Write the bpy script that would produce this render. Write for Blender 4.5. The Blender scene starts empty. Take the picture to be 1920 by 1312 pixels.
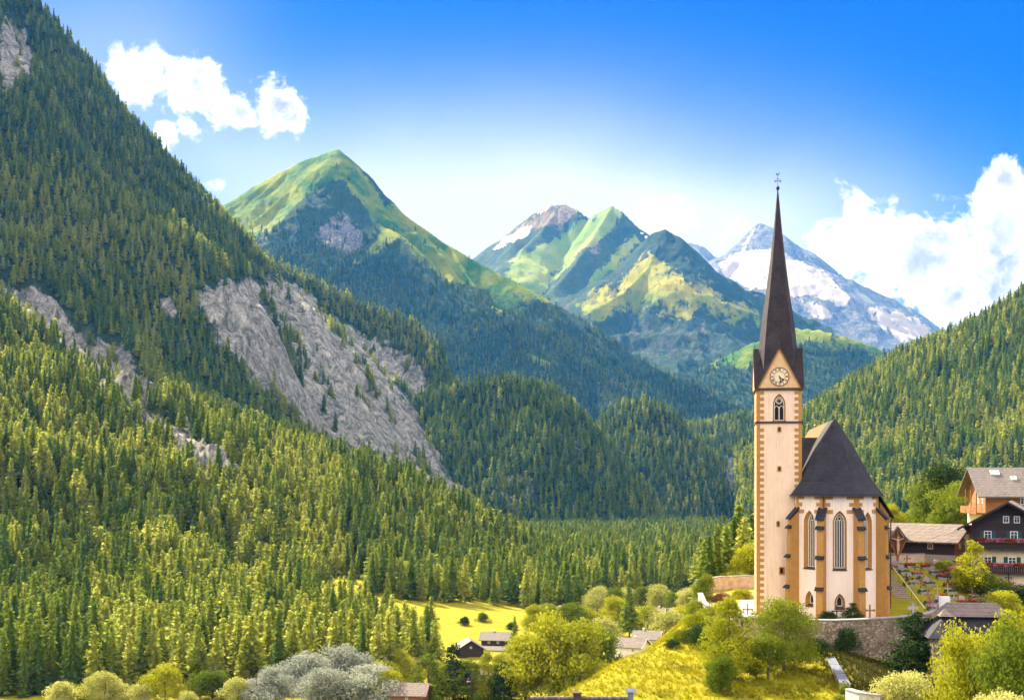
import bpy, bmesh, math, random
import numpy as np
from mathutils import Vector, Matrix
from mathutils.geometry import tessellate_polygon
R = math.radians
scene = bpy.context.scene
COL = scene.collection

# ------------------------------------------------------------------ camera, sky, sun, exposure
F, CX, HY, CZ = 2318.0, 960.0, 900.0, 20.0        # focal length / principal point in pixels of a 1920 px wide frame, eye height
cam = bpy.data.cameras.new('camera'); cam_o = bpy.data.objects.new('camera', cam); COL.objects.link(cam_o)
cam.sensor_width = 36.0; cam.lens = 36.0 * F / 1920.0
cam.shift_y = (HY - 656.0) / 1920.0
cam.clip_start = 1.0; cam.clip_end = 60000.0
cam_o.location = (0, 0, CZ); cam_o.rotation_euler = (R(90), 0, 0)
scene.camera = cam_o

SUN_AZ, SUN_EL = -40.0, 41.0                      # degrees: azimuth from the view axis (+y) towards +x, elevation
sun_dir = Vector((math.sin(R(SUN_AZ)) * math.cos(R(SUN_EL)), math.cos(R(SUN_AZ)) * math.cos(R(SUN_EL)), math.sin(R(SUN_EL))))
sl = bpy.data.lights.new('sun', 'SUN'); sl.energy = 3.5; sl.angle = R(0.5); sl.color = (1.0, 0.90, 0.72)
so = bpy.data.objects.new('sun', sl); COL.objects.link(so)
so.rotation_euler = sun_dir.to_track_quat('Z', 'Y').to_euler()

scene.view_settings.view_transform = 'Standard'; scene.view_settings.look = 'None'
scene.view_settings.exposure = 2.3; scene.view_settings.gamma = 1.0
scene.view_settings.use_curve_mapping = False
scene.render.engine = 'CYCLES'
scene.cycles.use_denoising = True
scene.cycles.max_bounces = 4; scene.cycles.diffuse_bounces = 2; scene.cycles.glossy_bounces = 2
scene.cycles.transmission_bounces = 3; scene.cycles.transparent_max_bounces = 4; scene.cycles.volume_bounces = 1
scene.cycles.sample_clamp_indirect = 6.0

world = bpy.data.worlds.new('World'); scene.world = world; world.use_nodes = True

def build_world():
    nt = world.node_tree; N = nt.nodes; L = nt.links
    N.clear()
    out = N.new('ShaderNodeOutputWorld'); bg = N.new('ShaderNodeBackground')
    sky = N.new('ShaderNodeTexSky'); sky.sky_type = 'NISHITA'; sky.sun_disc = False
    sky.sun_elevation = R(SUN_EL); sky.sun_rotation = R(SUN_AZ); sky.altitude = 1300
    sky.air_density = 1.0; sky.dust_density = 0.6; sky.ozone_density = 3.0
    def math_n(op, a, b=None, c=None, clamp=False):
        n = N.new('ShaderNodeMath'); n.operation = op; n.use_clamp = clamp
        for i, v in enumerate((a, b, c)):
            if v is None: continue
            if isinstance(v, (int, float)): n.inputs[i].default_value = v
            else: L.new(v, n.inputs[i])
        return n.outputs[0]
    tc = N.new('ShaderNodeTexCoord'); sep = N.new('ShaderNodeSeparateXYZ'); L.new(tc.outputs['Generated'], sep.inputs[0])
    yy = math_n('MAXIMUM', sep.outputs[1], 0.05)
    u = math_n('DIVIDE', sep.outputs[0], yy); v = math_n('DIVIDE', sep.outputs[2], yy)
    comb = N.new('ShaderNodeCombineXYZ'); L.new(u, comb.inputs[0]); L.new(v, comb.inputs[1])
    def noise(scale, detail, rough, off=(0, 0, 0), dist=0.0, lac=2.0):
        m = N.new('ShaderNodeMapping'); m.inputs['Location'].default_value = off; L.new(comb.outputs[0], m.inputs[0])
        n = N.new('ShaderNodeTexNoise'); n.inputs['Scale'].default_value = scale; n.inputs['Detail'].default_value = detail
        n.inputs['Roughness'].default_value = rough; n.inputs['Distortion'].default_value = dist
        L.new(m.outputs[0], n.inputs['Vector']); return n.outputs['Fac']
    # cumulus: centres and half sizes as bearings; each swells and frays with fractal noise
    blobs = CLOUDS
    field = None
    for (px, py, rx, ry, w) in blobs:
        du = math_n('MULTIPLY', math_n('SUBTRACT', u, (px - CX) / F), F / rx)
        dv = math_n('MULTIPLY', math_n('SUBTRACT', v, (HY - py) / F), F / ry)
        d = math_n('SQRT', math_n('ADD', math_n('MULTIPLY', du, du), math_n('MULTIPLY', dv, dv)))
        b = math_n('MULTIPLY', math_n('SUBTRACT', 1.0, d), w)
        field = b if field is None else math_n('MAXIMUM', field, b)
    n1 = noise(15.0, 10.0, 0.58, (3.1, 1.7, 0), 0.15); n2 = noise(60.0, 8.0, 0.62, (7.7, 0.3, 0.5), 0.4)
    dens = math_n('ADD', field, math_n('MULTIPLY', math_n('SUBTRACT', n1, 0.5), 3.4))
    dens = math_n('ADD', dens, math_n('MULTIPLY', math_n('SUBTRACT', n2, 0.5), 1.7))
    mr = N.new('ShaderNodeMapRange'); mr.interpolation_type = 'SMOOTHSTEP'
    mr.inputs['From Min'].default_value = 0.06; mr.inputs['From Max'].default_value = 0.55
    L.new(dens, mr.inputs['Value'])
    front = math_n('GREATER_THAN', sep.outputs[1], 0.3)
    mask = math_n('MULTIPLY', mr.outputs[0], front)
    # cloud tone: shading put into the colour as greyer patches in the thick cores
    sh = noise(7.0, 7.0, 0.58, (0.9, 4.1, 1.2)); 
    thick = N.new('ShaderNodeMapRange'); thick.inputs['From Min'].default_value = 0.4; thick.inputs['From Max'].default_value = 1.2
    L.new(dens, thick.inputs['Value'])
    shm = N.new('ShaderNodeMapRange'); shm.inputs['From Min'].default_value = 0.40; shm.inputs['From Max'].default_value = 0.58
    L.new(sh, shm.inputs['Value'])
    shade = math_n('MULTIPLY', thick.outputs[0], shm.outputs[0])
    ctone = N.new('ShaderNodeMixRGB'); ctone.inputs[1].default_value = (2.2, 2.15, 2.1, 1); ctone.inputs[2].default_value = (0.50, 0.48, 0.62, 1)
    L.new(shade, ctone.inputs[0])
    hs = N.new('ShaderNodeHueSaturation'); hs.inputs['Saturation'].default_value = 1.1; hs.inputs['Value'].default_value = 1.0
    L.new(sky.outputs[0], hs.inputs['Color'])
    gm = N.new('ShaderNodeGamma'); gm.inputs[1].default_value = 1.0
    tint = N.new('ShaderNodeMixRGB'); tint.blend_type = 'MULTIPLY'; tint.inputs[0].default_value = 1.0; tint.inputs[2].default_value = SKY_TINT; L.new(hs.outputs[0], tint.inputs[1]); L.new(tint.outputs[0], gm.inputs[0])
    # thin high veil that whitens the sky low over the peaks
    veil = None
    for (px, py, rx, ry, w) in VEIL:
        du = math_n('MULTIPLY', math_n('SUBTRACT', u, (px - CX) / F), F / rx); dv = math_n('MULTIPLY', math_n('SUBTRACT', v, (HY - py) / F), F / ry)
        d2 = math_n('ADD', math_n('MULTIPLY', du, du), math_n('MULTIPLY', dv, dv))
        g = math_n('MULTIPLY', math_n('EXPONENT', math_n('MULTIPLY', d2, -1.0)), w)
        veil = g if veil is None else math_n('ADD', veil, g)
    vn = noise(5.0, 6.0, 0.5, (2.2, 9.1, 0))
    veil = math_n('MULTIPLY', math_n('MULTIPLY', veil, math_n('ADD', vn, 0.5)), front, clamp=True)
    vm = N.new('ShaderNodeMixRGB'); L.new(veil, vm.inputs[0]); L.new(gm.outputs[0], vm.inputs[1]); vm.inputs[2].default_value = (1.45, 1.5, 1.55, 1)
    mx = N.new('ShaderNodeMixRGB'); L.new(mask, mx.inputs[0]); L.new(vm.outputs[0], mx.inputs[1]); L.new(ctone.outputs[0], mx.inputs[2])
    # brighter cumulus added over the unseen sky to raise the fill light
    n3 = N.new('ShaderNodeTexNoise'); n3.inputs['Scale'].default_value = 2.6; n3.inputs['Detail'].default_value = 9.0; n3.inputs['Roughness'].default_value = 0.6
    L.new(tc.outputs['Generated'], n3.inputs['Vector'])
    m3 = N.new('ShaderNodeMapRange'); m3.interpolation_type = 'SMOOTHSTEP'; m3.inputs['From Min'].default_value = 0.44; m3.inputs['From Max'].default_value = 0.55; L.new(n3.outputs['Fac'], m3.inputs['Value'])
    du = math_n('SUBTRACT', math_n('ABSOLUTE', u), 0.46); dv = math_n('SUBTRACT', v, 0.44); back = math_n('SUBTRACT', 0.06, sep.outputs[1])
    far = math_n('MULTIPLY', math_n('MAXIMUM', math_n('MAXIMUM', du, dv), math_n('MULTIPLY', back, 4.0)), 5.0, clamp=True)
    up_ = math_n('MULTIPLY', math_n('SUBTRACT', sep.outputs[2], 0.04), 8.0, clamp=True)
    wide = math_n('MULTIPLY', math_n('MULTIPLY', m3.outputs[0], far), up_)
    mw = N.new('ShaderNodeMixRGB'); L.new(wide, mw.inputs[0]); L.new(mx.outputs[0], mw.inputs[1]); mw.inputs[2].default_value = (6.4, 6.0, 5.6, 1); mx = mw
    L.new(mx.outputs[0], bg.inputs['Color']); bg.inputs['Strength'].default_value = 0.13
    L.new(bg.outputs[0], out.inputs['Surface'])
SKY_TINT = (0.0, 0.062, 0.27, 1)
VEIL = [(800, 410, 580, 215, 0.95), (1300, 480, 480, 165, 0.8), (170, 130, 260, 220, 0.4)]
# (px, py, half width, half height, weight) as seen along +y
CLOUDS = [(250, 140, 75, 70, 1.1), (350, 165, 75, 60, 1.1), (430, 215, 70, 38, 1.0), (530, 200, 62, 58, 1.0), (310, 255, 35, 32, 0.8),
          (405, 335, 32, 34, 0.62), (355, 240, 30, 30, 0.6),
          (1620, 460, 120, 110, 1.15), (1720, 480, 150, 140, 1.3), (1880, 420, 90, 90, 1.2), (1900, 540, 180, 130, 1.4), (1780, 560, 130, 110, 1.4),
          (1545, 455, 55, 50, 0.8), (1885, 335, 28, 34, 0.75), (1640, 540, 90, 60, 1.1), (2000, 470, 160, 150, 1.3),
          (1230, 412, 55, 26, 0.3), (1310, 422, 50, 30, 0.32), (1385, 432, 36, 26, 0.3)]
build_world()

# ------------------------------------------------------------------ helpers
def P(px, py, D):
    return Vector(((px - CX) / F * D, D, CZ - (py - HY) / F * D))
def X(px, D): return (px - CX) / F * D
def Z(py, D): return CZ - (py - HY) / F * D

def _hash(ix, iy, seed):
    h = (ix.astype(np.int64) * 374761393 + iy.astype(np.int64) * 668265263 + int(seed) * 974634777) & 0x7fffffff
    h = ((h ^ (h >> 13)) * 1274126177) & 0x7fffffff
    h = h ^ (h >> 16)
    return (h & 0xffff) / 32767.5 - 1.0
def vnoise(x, y, seed=0):
    ix = np.floor(x); iy = np.floor(y); fx = x - ix; fy = y - iy
    fx = fx * fx * fx * (fx * (fx * 6 - 15) + 10); fy = fy * fy * fy * (fy * (fy * 6 - 15) + 10)
    a = _hash(ix, iy, seed); b = _hash(ix + 1, iy, seed); c = _hash(ix, iy + 1, seed); d = _hash(ix + 1, iy + 1, seed)
    return (a * (1 - fx) + b * fx) * (1 - fy) + (c * (1 - fx) + d * fx) * fy
def fbm(x, y, seed=0, octv=5, gain=0.5):
    s = np.zeros_like(x); a = 1.0; t = 0.0
    for i in range(octv):
        s += a * vnoise(x, y, seed + i * 17); t += a; a *= gain; x = x * 2.03 + 11.3; y = y * 2.03 - 7.1
    return s / t
def ridged(x, y, seed=0, octv=5, gain=0.5):
    s = np.zeros_like(x); a = 1.0; t = 0.0
    for i in range(octv):
        s += a * (1 - 2 * np.abs(vnoise(x, y, seed + i * 31))); t += a; a *= gain; x = x * 2.03 + 5.3; y = y * 2.03 - 3.1
    return s / t
def sstep(a, b, x):
    t = np.clip((x - a) / (b - a), 0, 1); return t * t * (3 - 2 * t)

def in_poly(px, py, poly):
    inside = np.zeros(px.shape, bool); n = len(poly); j = n - 1
    for i in range(n):
        xi, yi = poly[i]; xj, yj = poly[j]
        c = ((yi > py) != (yj > py)) & (px < (xj - xi) * (py - yi) / ((yj - yi) + 1e-9) + xi)
        inside ^= c; j = i
    return inside
def soft_poly(px, py, poly, jit, seed, lam=40.0):
    """coverage 0..1 of a traced patch with a frayed edge"""
    acc = np.zeros(px.shape)
    for k in range(4):
        qx = px + jit * fbm(px / lam, py / lam, seed + k, 4) * 2.2; qy = py + jit * fbm(px / lam + 40, py / lam, seed + 9 + k, 4) * 2.2
        acc += in_poly(qx, qy, poly)
    return acc / 4

def link(o, parent=None):
    COL.objects.link(o)
    if parent is not None: o.parent = parent
    return o
def tag(o, label=None, cat=None, group=None, kind=None):
    if label: o['label'] = label
    if cat: o['category'] = cat
    if group: o['group'] = group
    if kind: o['kind'] = kind
    return o
def empty(name, loc, rz=0.0, label=None, cat=None, group=None):
    o = bpy.data.objects.new(name, None); link(o); o.location = loc; o.rotation_euler = (0, 0, rz)
    o.empty_display_size = 0.5
    return tag(o, label, cat, group)
def mesh_np(name, verts, faces, mat=None, smooth=False):
    me = bpy.data.meshes.new(name)
    verts = np.asarray(verts, np.float32); faces = np.asarray(faces, np.int32)
    n = len(faces); k = faces.shape[1]
    me.vertices.add(len(verts)); me.vertices.foreach_set('co', verts.ravel())
    me.loops.add(n * k); me.loops.foreach_set('vertex_index', faces.ravel())
    me.polygons.add(n); me.polygons.foreach_set('loop_start', np.arange(n, dtype=np.int32) * k)
    try: me.polygons.foreach_set('loop_total', np.full(n, k, np.int32))
    except Exception: pass
    if smooth: me.polygons.foreach_set('use_smooth', np.ones(n, bool))
    me.update(calc_edges=True)
    if mat: me.materials.append(mat)
    return me

class MB:
    """collects polygons; build() links them as ONE mesh object"""
    def __init__(s): s.v = []; s.f = []
    def add(s, vs, fs):
        b = len(s.v); s.v += [tuple(q) for q in vs]; s.f += [tuple(b + i for i in q) for q in fs]; return s
    def box(s, x0, x1, y0, y1, z0, z1, M=None):
        vs = [Vector(q) for q in ((x0, y0, z0), (x1, y0, z0), (x1, y1, z0), (x0, y1, z0), (x0, y0, z1), (x1, y0, z1), (x1, y1, z1), (x0, y1, z1))]
        if M is not None: vs = [M @ q for q in vs]
        return s.add(vs, [(0, 3, 2, 1), (4, 5, 6, 7), (0, 1, 5, 4), (1, 2, 6, 5), (2, 3, 7, 6), (3, 0, 4, 7)])
    def poly_prism(s, pts, axis_vec):
        """closed prism: planar 3-D polygon pts swept along axis_vec"""
        n = len(pts); a = [Vector(p) for p in pts]; b = [p + Vector(axis_vec) for p in a]
        return s.add(a + b, [tuple(range(n)), tuple(range(2 * n - 1, n - 1, -1))] + [(i, (i + 1) % n, n + (i + 1) % n, n + i) for i in range(n)])
    def bar(s, p, q, w, h=None, up=(0, 0, 1)):
        p = Vector(p); q = Vector(q); h = w if h is None else h; d = (q - p).normalized(); u = Vector(up)
        if abs(d.dot(u)) > 0.98: u = Vector((0, 1, 0))
        a = d.cross(u).normalized() * (w / 2); b = a.cross(d).normalized() * (h / 2)
        vs = [p - a - b, p + a - b, p + a + b, p - a + b, q - a - b, q + a - b, q + a + b, q - a + b]
        return s.add(vs, [(0, 1, 2, 3), (7, 6, 5, 4), (0, 4, 5, 1), (1, 5, 6, 2), (2, 6, 7, 3), (3, 7, 4, 0)])
    def tube(s, pts, radii, n=7):
        rings = []; 
        for i, p in enumerate(pts):
            p = Vector(p); d = (Vector(pts[min(i + 1, len(pts) - 1)]) - Vector(pts[max(i - 1, 0)])).normalized()
            u = Vector((1, 0, 0)) if abs(d.x) < 0.9 else Vector((0, 1, 0)); a = d.cross(u).normalized(); b = d.cross(a)
            rings.append([p + (a * math.cos(2 * math.pi * k / n) + b * math.sin(2 * math.pi * k / n)) * radii[i] for k in range(n)])
        vs = [q for r in rings for q in r]; fs = []
        for i in range(len(pts) - 1):
            fs += [(i * n + k, i * n + (k + 1) % n, (i + 1) * n + (k + 1) % n, (i + 1) * n + k) for k in range(n)]
        fs += [tuple(range(n - 1, -1, -1)), tuple(range((len(pts) - 1) * n, len(pts) * n))]
        return s.add(vs, fs)
    def lathe(s, prof, n=12, c=(0, 0, 0)):
        """prof: list of (radius, z)"""
        return s.tube_rings([[(c[0] + r * math.cos(2 * math.pi * k / n), c[1] + r * math.sin(2 * math.pi * k / n), c[2] + z) for k in range(n)] for r, z in prof])
    def tube_rings(s, rings):
        n = len(rings[0]); vs = [q for r in rings for q in r]; fs = []
        for i in range(len(rings) - 1):
            fs += [(i * n + k, i * n + (k + 1) % n, (i + 1) * n + (k + 1) % n, (i + 1) * n + k) for k in range(n)]
        fs += [tuple(range(n - 1, -1, -1)), tuple(range((len(rings) - 1) * n, len(rings) * n))]
        return s.add(vs, fs)
    def mesh(s, name, mat):
        me = bpy.data.meshes.new(name); me.from_pydata([tuple(q) for q in s.v], [], s.f); me.update()
        if mat: me.materials.append(mat)
        return me
    def build(s, name, mat, parent=None, smooth=False):
        me = s.mesh(name, mat)
        if smooth:
            for p in me.polygons: p.use_smooth = True
        return link(bpy.data.objects.new(name, me), parent)

# ------------------------------------------------------------------ materials
def new_mat(name):
    m = bpy.data.materials.new(name); m.use_nodes = True
    nt = m.node_tree; b = nt.nodes['Principled BSDF']; return m, nt, nt.nodes, nt.links, b
def mat(name, c1, c2=None, scale=3.0, rough=0.8, bump=0.0, bscale=None, detail=6.0, stretch=(1, 1, 1), spec=0.3, lo=0.35, hi=0.65, coord='Object'):
    m, nt, N, L, b = new_mat(name)
    b.inputs['Roughness'].default_value = rough; b.inputs['Specular IOR Level'].default_value = spec
    tc = N.new('ShaderNodeTexCoord'); mp = N.new('ShaderNodeMapping'); mp.inputs['Scale'].default_value = stretch
    L.new(tc.outputs[coord], mp.inputs[0])
    if c2 is None: b.inputs['Base Color'].default_value = (*c1, 1)
    else:
        n = N.new('ShaderNodeTexNoise'); n.inputs['Scale'].default_value = scale; n.inputs['Detail'].default_value = detail; n.inputs['Roughness'].default_value = 0.65
        L.new(mp.outputs[0], n.inputs['Vector'])
        r = N.new('ShaderNodeValToRGB'); r.color_ramp.elements[0].position = lo; r.color_ramp.elements[1].position = hi
        r.color_ramp.elements[0].color = (*c1, 1); r.color_ramp.elements[1].color = (*c2, 1)
        L.new(n.outputs['Fac'], r.inputs[0]); L.new(r.outputs[0], b.inputs['Base Color'])
    if bump:
        n2 = N.new('ShaderNodeTexNoise'); n2.inputs['Scale'].default_value = bscale or scale * 3; n2.inputs['Detail'].default_value = 5
        L.new(mp.outputs[0], n2.inputs['Vector'])
        bp = N.new('ShaderNodeBump'); bp.inputs['Strength'].default_value = bump; bp.inputs['Distance'].default_value = 0.1
        L.new(n2.outputs['Fac'], bp.inputs['Height']); L.new(bp.outputs[0], b.inputs['Normal'])
    return m
def leaf_mat(name, c1, c2, trans=0.35, rnd=True, c3=None):
    """leaves: diffuse + translucent; hue differs from plant to plant and a little from leaf to leaf"""
    m, nt, N, L, b = new_mat(name)
    N.remove(b); out = N['Material Output']
    oi = N.new('ShaderNodeObjectInfo'); geo = N.new('ShaderNodeNewGeometry')
    mxv = N.new('ShaderNodeMath'); mxv.operation = 'MULTIPLY_ADD'; mxv.inputs[1].default_value = 0.65
    sc = N.new('ShaderNodeMath'); sc.operation = 'MULTIPLY'; sc.inputs[1].default_value = 0.35
    L.new(geo.outputs['Random Per Island'], sc.inputs[0]); L.new(oi.outputs['Random'], mxv.inputs[0]); L.new(sc.outputs[0], mxv.inputs[2])
    r = N.new('ShaderNodeValToRGB'); r.color_ramp.elements[0].color = (*c1, 1); r.color_ramp.elements[1].color = (*c2, 1)
    if c3: e = r.color_ramp.elements.new(0.5); e.color = (*c3, 1)
    L.new(mxv.outputs[0], r.inputs[0])
    d = N.new('ShaderNodeBsdfDiffuse'); t = N.new('ShaderNodeBsdfTranslucent'); mx = N.new('ShaderNodeMixShader'); mx.inputs[0].default_value = trans
    L.new(r.outputs[0], d.inputs['Color']); L.new(r.outputs[0], t.inputs['Color'])
    L.new(d.outputs[0], mx.inputs[1]); L.new(t.outputs[0], mx.inputs[2]); L.new(mx.outputs[0], out.inputs['Surface'])
    return m

def terrain_mat(name, forest1, forest2, rock1, rock2, grass1, grass2, snow=(0.85, 0.85, 0.86), sc=0.01, bump=0.8, bdist=8.0, stretch=(1, 1, 0.5)):
    m, nt, N, L, b = new_mat(name)
    b.inputs['Roughness'].default_value = 0.95; b.inputs['Specular IOR Level'].default_value = 0.1
    tc = N.new('ShaderNodeTexCoord')
    def noise(scale, detail=8, rough=0.65, st=(1, 1, 1), dist=0.0):
        mp = N.new('ShaderNodeMapping'); mp.inputs['Scale'].default_value = st; L.new(tc.outputs['Object'], mp.inputs[0])
        n = N.new('ShaderNodeTexNoise'); n.inputs['Scale'].default_value = scale; n.inputs['Detail'].default_value = detail; n.inputs['Roughness'].default_value = rough
        n.inputs['Distortion'].default_value = dist
        L.new(mp.outputs[0], n.inputs['Vector']); return n.outputs['Fac']
    def ramp(f, a, bcol, lo=0.35, hi=0.65):
        r = N.new('ShaderNodeValToRGB'); r.color_ramp.elements[0].position = lo; r.color_ramp.elements[1].position = hi
        r.color_ramp.elements[0].color = (*a, 1); r.color_ramp.elements[1].color = (*bcol, 1); L.new(f, r.inputs[0]); return r.outputs[0]
    def mix(f, a, c):
        x = N.new('ShaderNodeMixRGB'); L.new(f, x.inputs[0]); L.new(a, x.inputs[1]); L.new(c, x.inputs[2]); return x.outputs[0]
    big = noise(sc, 8); fine = noise(sc * 9, 8, 0.7, stretch, 0.6); rk = noise(sc * 5, 12, 0.75, stretch, 1.2)
    fo = ramp(fine, forest1, forest2); ro = ramp(rk, rock1, rock2, 0.4, 0.62)
    ck = noise(sc * 26, 6, 0.8, (1, 1, 0.6), 0.3); ckr = ramp(ck, (0.25, 0.25, 0.22), (1.15, 1.12, 1.08), 0.36, 0.55)
    cm_ = N.new('ShaderNodeMixRGB'); cm_.blend_type = 'MULTIPLY'; cm_.inputs[0].default_value = 0.8; L.new(ro, cm_.inputs[1]); L.new(ckr, cm_.inputs[2]); ro = cm_.outputs[0]
    gr = ramp(big, grass1, grass2, 0.4, 0.6)
    at = N.new('ShaderNodeVertexColor'); at.layer_name = 'cover'
    sep = N.new('ShaderNodeSeparateColor'); L.new(at.outputs['Color'], sep.inputs[0])
    def edge(ch, nz, w=0.35):
        a = N.new('ShaderNodeMath'); a.operation = 'MULTIPLY_ADD'; L.new(nz, a.inputs[0]); a.inputs[1].default_value = 1.6; a.inputs[2].default_value = -0.8
        s = N.new('ShaderNodeMath'); s.operation = 'ADD'; L.new(ch, s.inputs[0]); L.new(a.outputs[0], s.inputs[1])
        r = N.new('ShaderNodeMapRange'); r.interpolation_type = 'SMOOTHSTEP'; r.inputs['From Min'].default_value = 0.5 - w / 2; r.inputs['From Max'].default_value = 0.5 + w / 2
        L.new(s.outputs[0], r.inputs['Value']); return r.outputs[0]
    c = mix(edge(sep.outputs[1], fine), fo, gr)
    c = mix(edge(sep.outputs[0], fine), c, ro)
    rgb = N.new('ShaderNodeRGB'); rgb.outputs[0].default_value = (*snow, 1)
    c = mix(edge(sep.outputs[2], rk, 0.15), c, rgb.outputs[0])
    L.new(c, b.inputs['Base Color'])
    bp = N.new('ShaderNodeBump'); bp.inputs['Strength'].default_value = bump; bp.inputs['Distance'].default_value = bdist
    L.new(rk, bp.inputs['Height']); L.new(bp.outputs[0], b.inputs['Normal'])
    return m
# ------------------------------------------------------------------ terrain: every mountain is a height field grown from its ridge lines
def tent(x, y, ridges, seed, ramp=0.0, lam=120.0):
    """height above sea of the ground: each ridge line falls away on both sides, ribbed by gullies"""
    h = np.full(x.shape, -1e5); dmin = np.full(x.shape, 1e9)
    for k, (pts, s_far, s_near, rnd, *brk) in enumerate(ridges):
        w = [P(*p) for p in pts]; arc = 0.0
        for a, b in zip(w[:-1], w[1:]):
            ex, ey = b.x - a.x, b.y - a.y; L2 = ex * ex + ey * ey + 1e-6; ln = math.sqrt(L2)
            t = np.clip(((x - a.x) * ex + (y - a.y) * ey) / L2, 0, 1)
            dx = x - (a.x + t * ex); dy = y - (a.y + t * ey); d = np.sqrt(dx * dx + dy * dy)
            left = ex * dy - ey * dx
            wgt = 0.5 + 0.5 * np.clip(left / (ln * (d + 1e-6)) * 1.5, -1, 1)
            s = s_near + (s_far - s_near) * wgt
            rib = vnoise((arc + t * ln) / lam + k * 7.3, d / (lam * 3.0), seed + k) + 0.5 * vnoise((arc + t * ln) / lam * 2.3, d / (lam * 1.6), seed + k + 50)
            de = np.sqrt(d * d + rnd * rnd) - rnd
            c = (a.z + t * (b.z - a.z)) - s * de + ramp * lam * 0.8 * (rib - 0.85) * np.clip(d / (lam * 0.8), 0, 1)
            if brk: c = c - 1.2 * np.maximum(0, d - brk[0])          # the shoulder breaks off beyond this distance
            better = c > h
            h = np.where(better, c, h); dmin = np.where(better, d, dmin)
            arc += ln
    return h, dmin

class Mountain:
    def __init__(s, ridges, px_rng, d_rng, nc, nr, seed, rib=0.25, lam=120.0, namp=12.0, nlam=150.0, rough_amp=3.0, covers=(), floor=None, steep_rock=None, crag=0.0, scree=0.0):
        s.__dict__.update(locals()); del s.__dict__['s']
    def H(s, x, y):
        h, d = tent(x, y, s.ridges, s.seed, s.rib, s.lam)
        fade = 0.15 + 0.85 * np.clip(d / (s.nlam * 0.8), 0, 1)
        h = h + fade * (s.namp * (ridged(x / s.nlam, y / s.nlam, s.seed + 3, 5) - 0.35) + s.rough_amp * fbm(x / (s.nlam * .12), y / (s.nlam * .12), s.seed + 5, 3))
        return h
    def cover(s, x, y, z):
        px = CX + x / y * F; py = HY - (z - CZ) / y * F
        out = [np.zeros(px.shape) for _ in range(3)]
        for ch, poly, jit, amt in s.covers:
            m = soft_poly(px, py, poly, jit, s.seed + 40 + len(poly)) * amt
            out[ch] = np.maximum(out[ch], m)
        return out, px, py
    def build(s, name, material, label):
        pxs = np.linspace(s.px_rng[0], s.px_rng[1], s.nc); ds = np.geomspace(s.d_rng[0], s.d_rng[1], s.nr)
        PX, DD = np.meshgrid(pxs, ds); s.pxs, s.ds = pxs, ds
        x = (PX - CX) / F * DD; y = DD.copy()
        z = s.H(x, y); s.z = z
        # elevation slope seen from the eye, running maximum outward: what stands in front
        el = (z - CZ) / y; s.hor = np.maximum.accumulate(el, axis=0)
        v = np.stack([x, y, z], -1).reshape(-1, 3); n = s.nc
        i = np.arange((s.nr - 1) * (n - 1)); r = i // (n - 1); c = i % (n - 1); a = r * n + c
        f = np.stack([a, a + 1, a + n + 1, a + n], -1)
        if s.floor is not None:                       # drop what lies wholly under the valley floor
            zz = z.ravel(); keep = (np.max(np.stack([zz[f[:, k]] for k in range(4)]), 0) > s.floor); f = f[keep]
        (rk, gr, sn), px, py = s.cover(x, y, z)
        if s.scree:                                   # rocky runnels down the fall line
            st_ = fbm(x / (s.lam * .16), y / (s.lam * .9), s.seed + 70, 5, 0.6) + 0.6 * fbm(x / s.lam, y / s.lam, s.seed + 71, 3)
            rk = np.maximum(rk, s.scree * sstep(0.12, 0.5, st_)); gr = np.maximum(gr, 0.75 * sstep(0.1, 0.45, -st_) * (s.scree > 0.5))
        v[:, 2] += (rk * s.crag * (ridged(x / (s.nlam * .45) + z / 90, y / (s.nlam * .45), s.seed + 8, 6, 0.6) - 0.2)).ravel()     # bare rock stands out in crags
        me = mesh_np(name, v, f, material, True)
        gx = np.gradient(z, axis=0) / np.maximum(np.gradient(y, axis=0), 1e-3)
        if s.steep_rock:
            lo, hi = s.steep_rock; rk = np.maximum(rk, 0.75 * sstep(lo, hi, np.abs(gx)))
        ca = me.color_attributes.new('cover', 'FLOAT_COLOR', 'POINT')
        ca.data.foreach_set('color', np.stack([rk, gr, sn, np.ones_like(rk)], -1).astype(np.float32).ravel())
        o = link(bpy.data.objects.new(name, me)); tag(o, label, 'mountain', None, 'structure'); s.obj = o
        return o
    def trees(s, spacing, rng, tree_h, allow, margin_px=60, dmax=None, drange=None):
        """jittered grid of tree feet that can be seen from about the eye; allow(px, py, x, y, rock, grass, snow) -> probability"""
        d0, d1 = drange or s.d_rng
        xs_ = [(q - CX) / F * d for q in s.px_rng for d in (d0, d1)]; xa, xb = min(xs_), max(xs_)
        gx = np.arange(min(xa, xb), max(xa, xb), spacing); gy = np.arange(d0, d1, spacing)
        x, y = np.meshgrid(gx, gy); x = x.ravel(); y = y.ravel()
        x = x + rng.uniform(-.48, .48, x.size) * spacing; y = y + rng.uniform(-.48, .48, y.size) * spacing
        px = CX + x / y * F
        k = (px > max(s.px_rng[0], -margin_px)) & (px < min(s.px_rng[1], 1920 + margin_px)) & (y > d0) & (y < d1); x = x[k]; y = y[k]
        z = s.H(x, y)
        (rk, gr, sn), px, py = s.cover(x, y, z)
        el_top = (z + tree_h - CZ) / y
        ci = np.clip(np.searchsorted(s.pxs, px), 0, s.nc - 1); ri = np.clip(np.searchsorted(s.ds, y) - 3, 0, s.nr - 1)
        vis = (el_top > s.hor[ri, ci] - 0.004) & (py - tree_h / y * F < 1330)
        if s.floor is not None: vis &= z > s.floor - 2
        p = allow(px, py, x, y, rk, gr, sn)
        k = vis & (rng.random(x.size) < p)
        return np.stack([x[k], y[k], z[k]], -1)

rng = np.random.default_rng(11)

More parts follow.
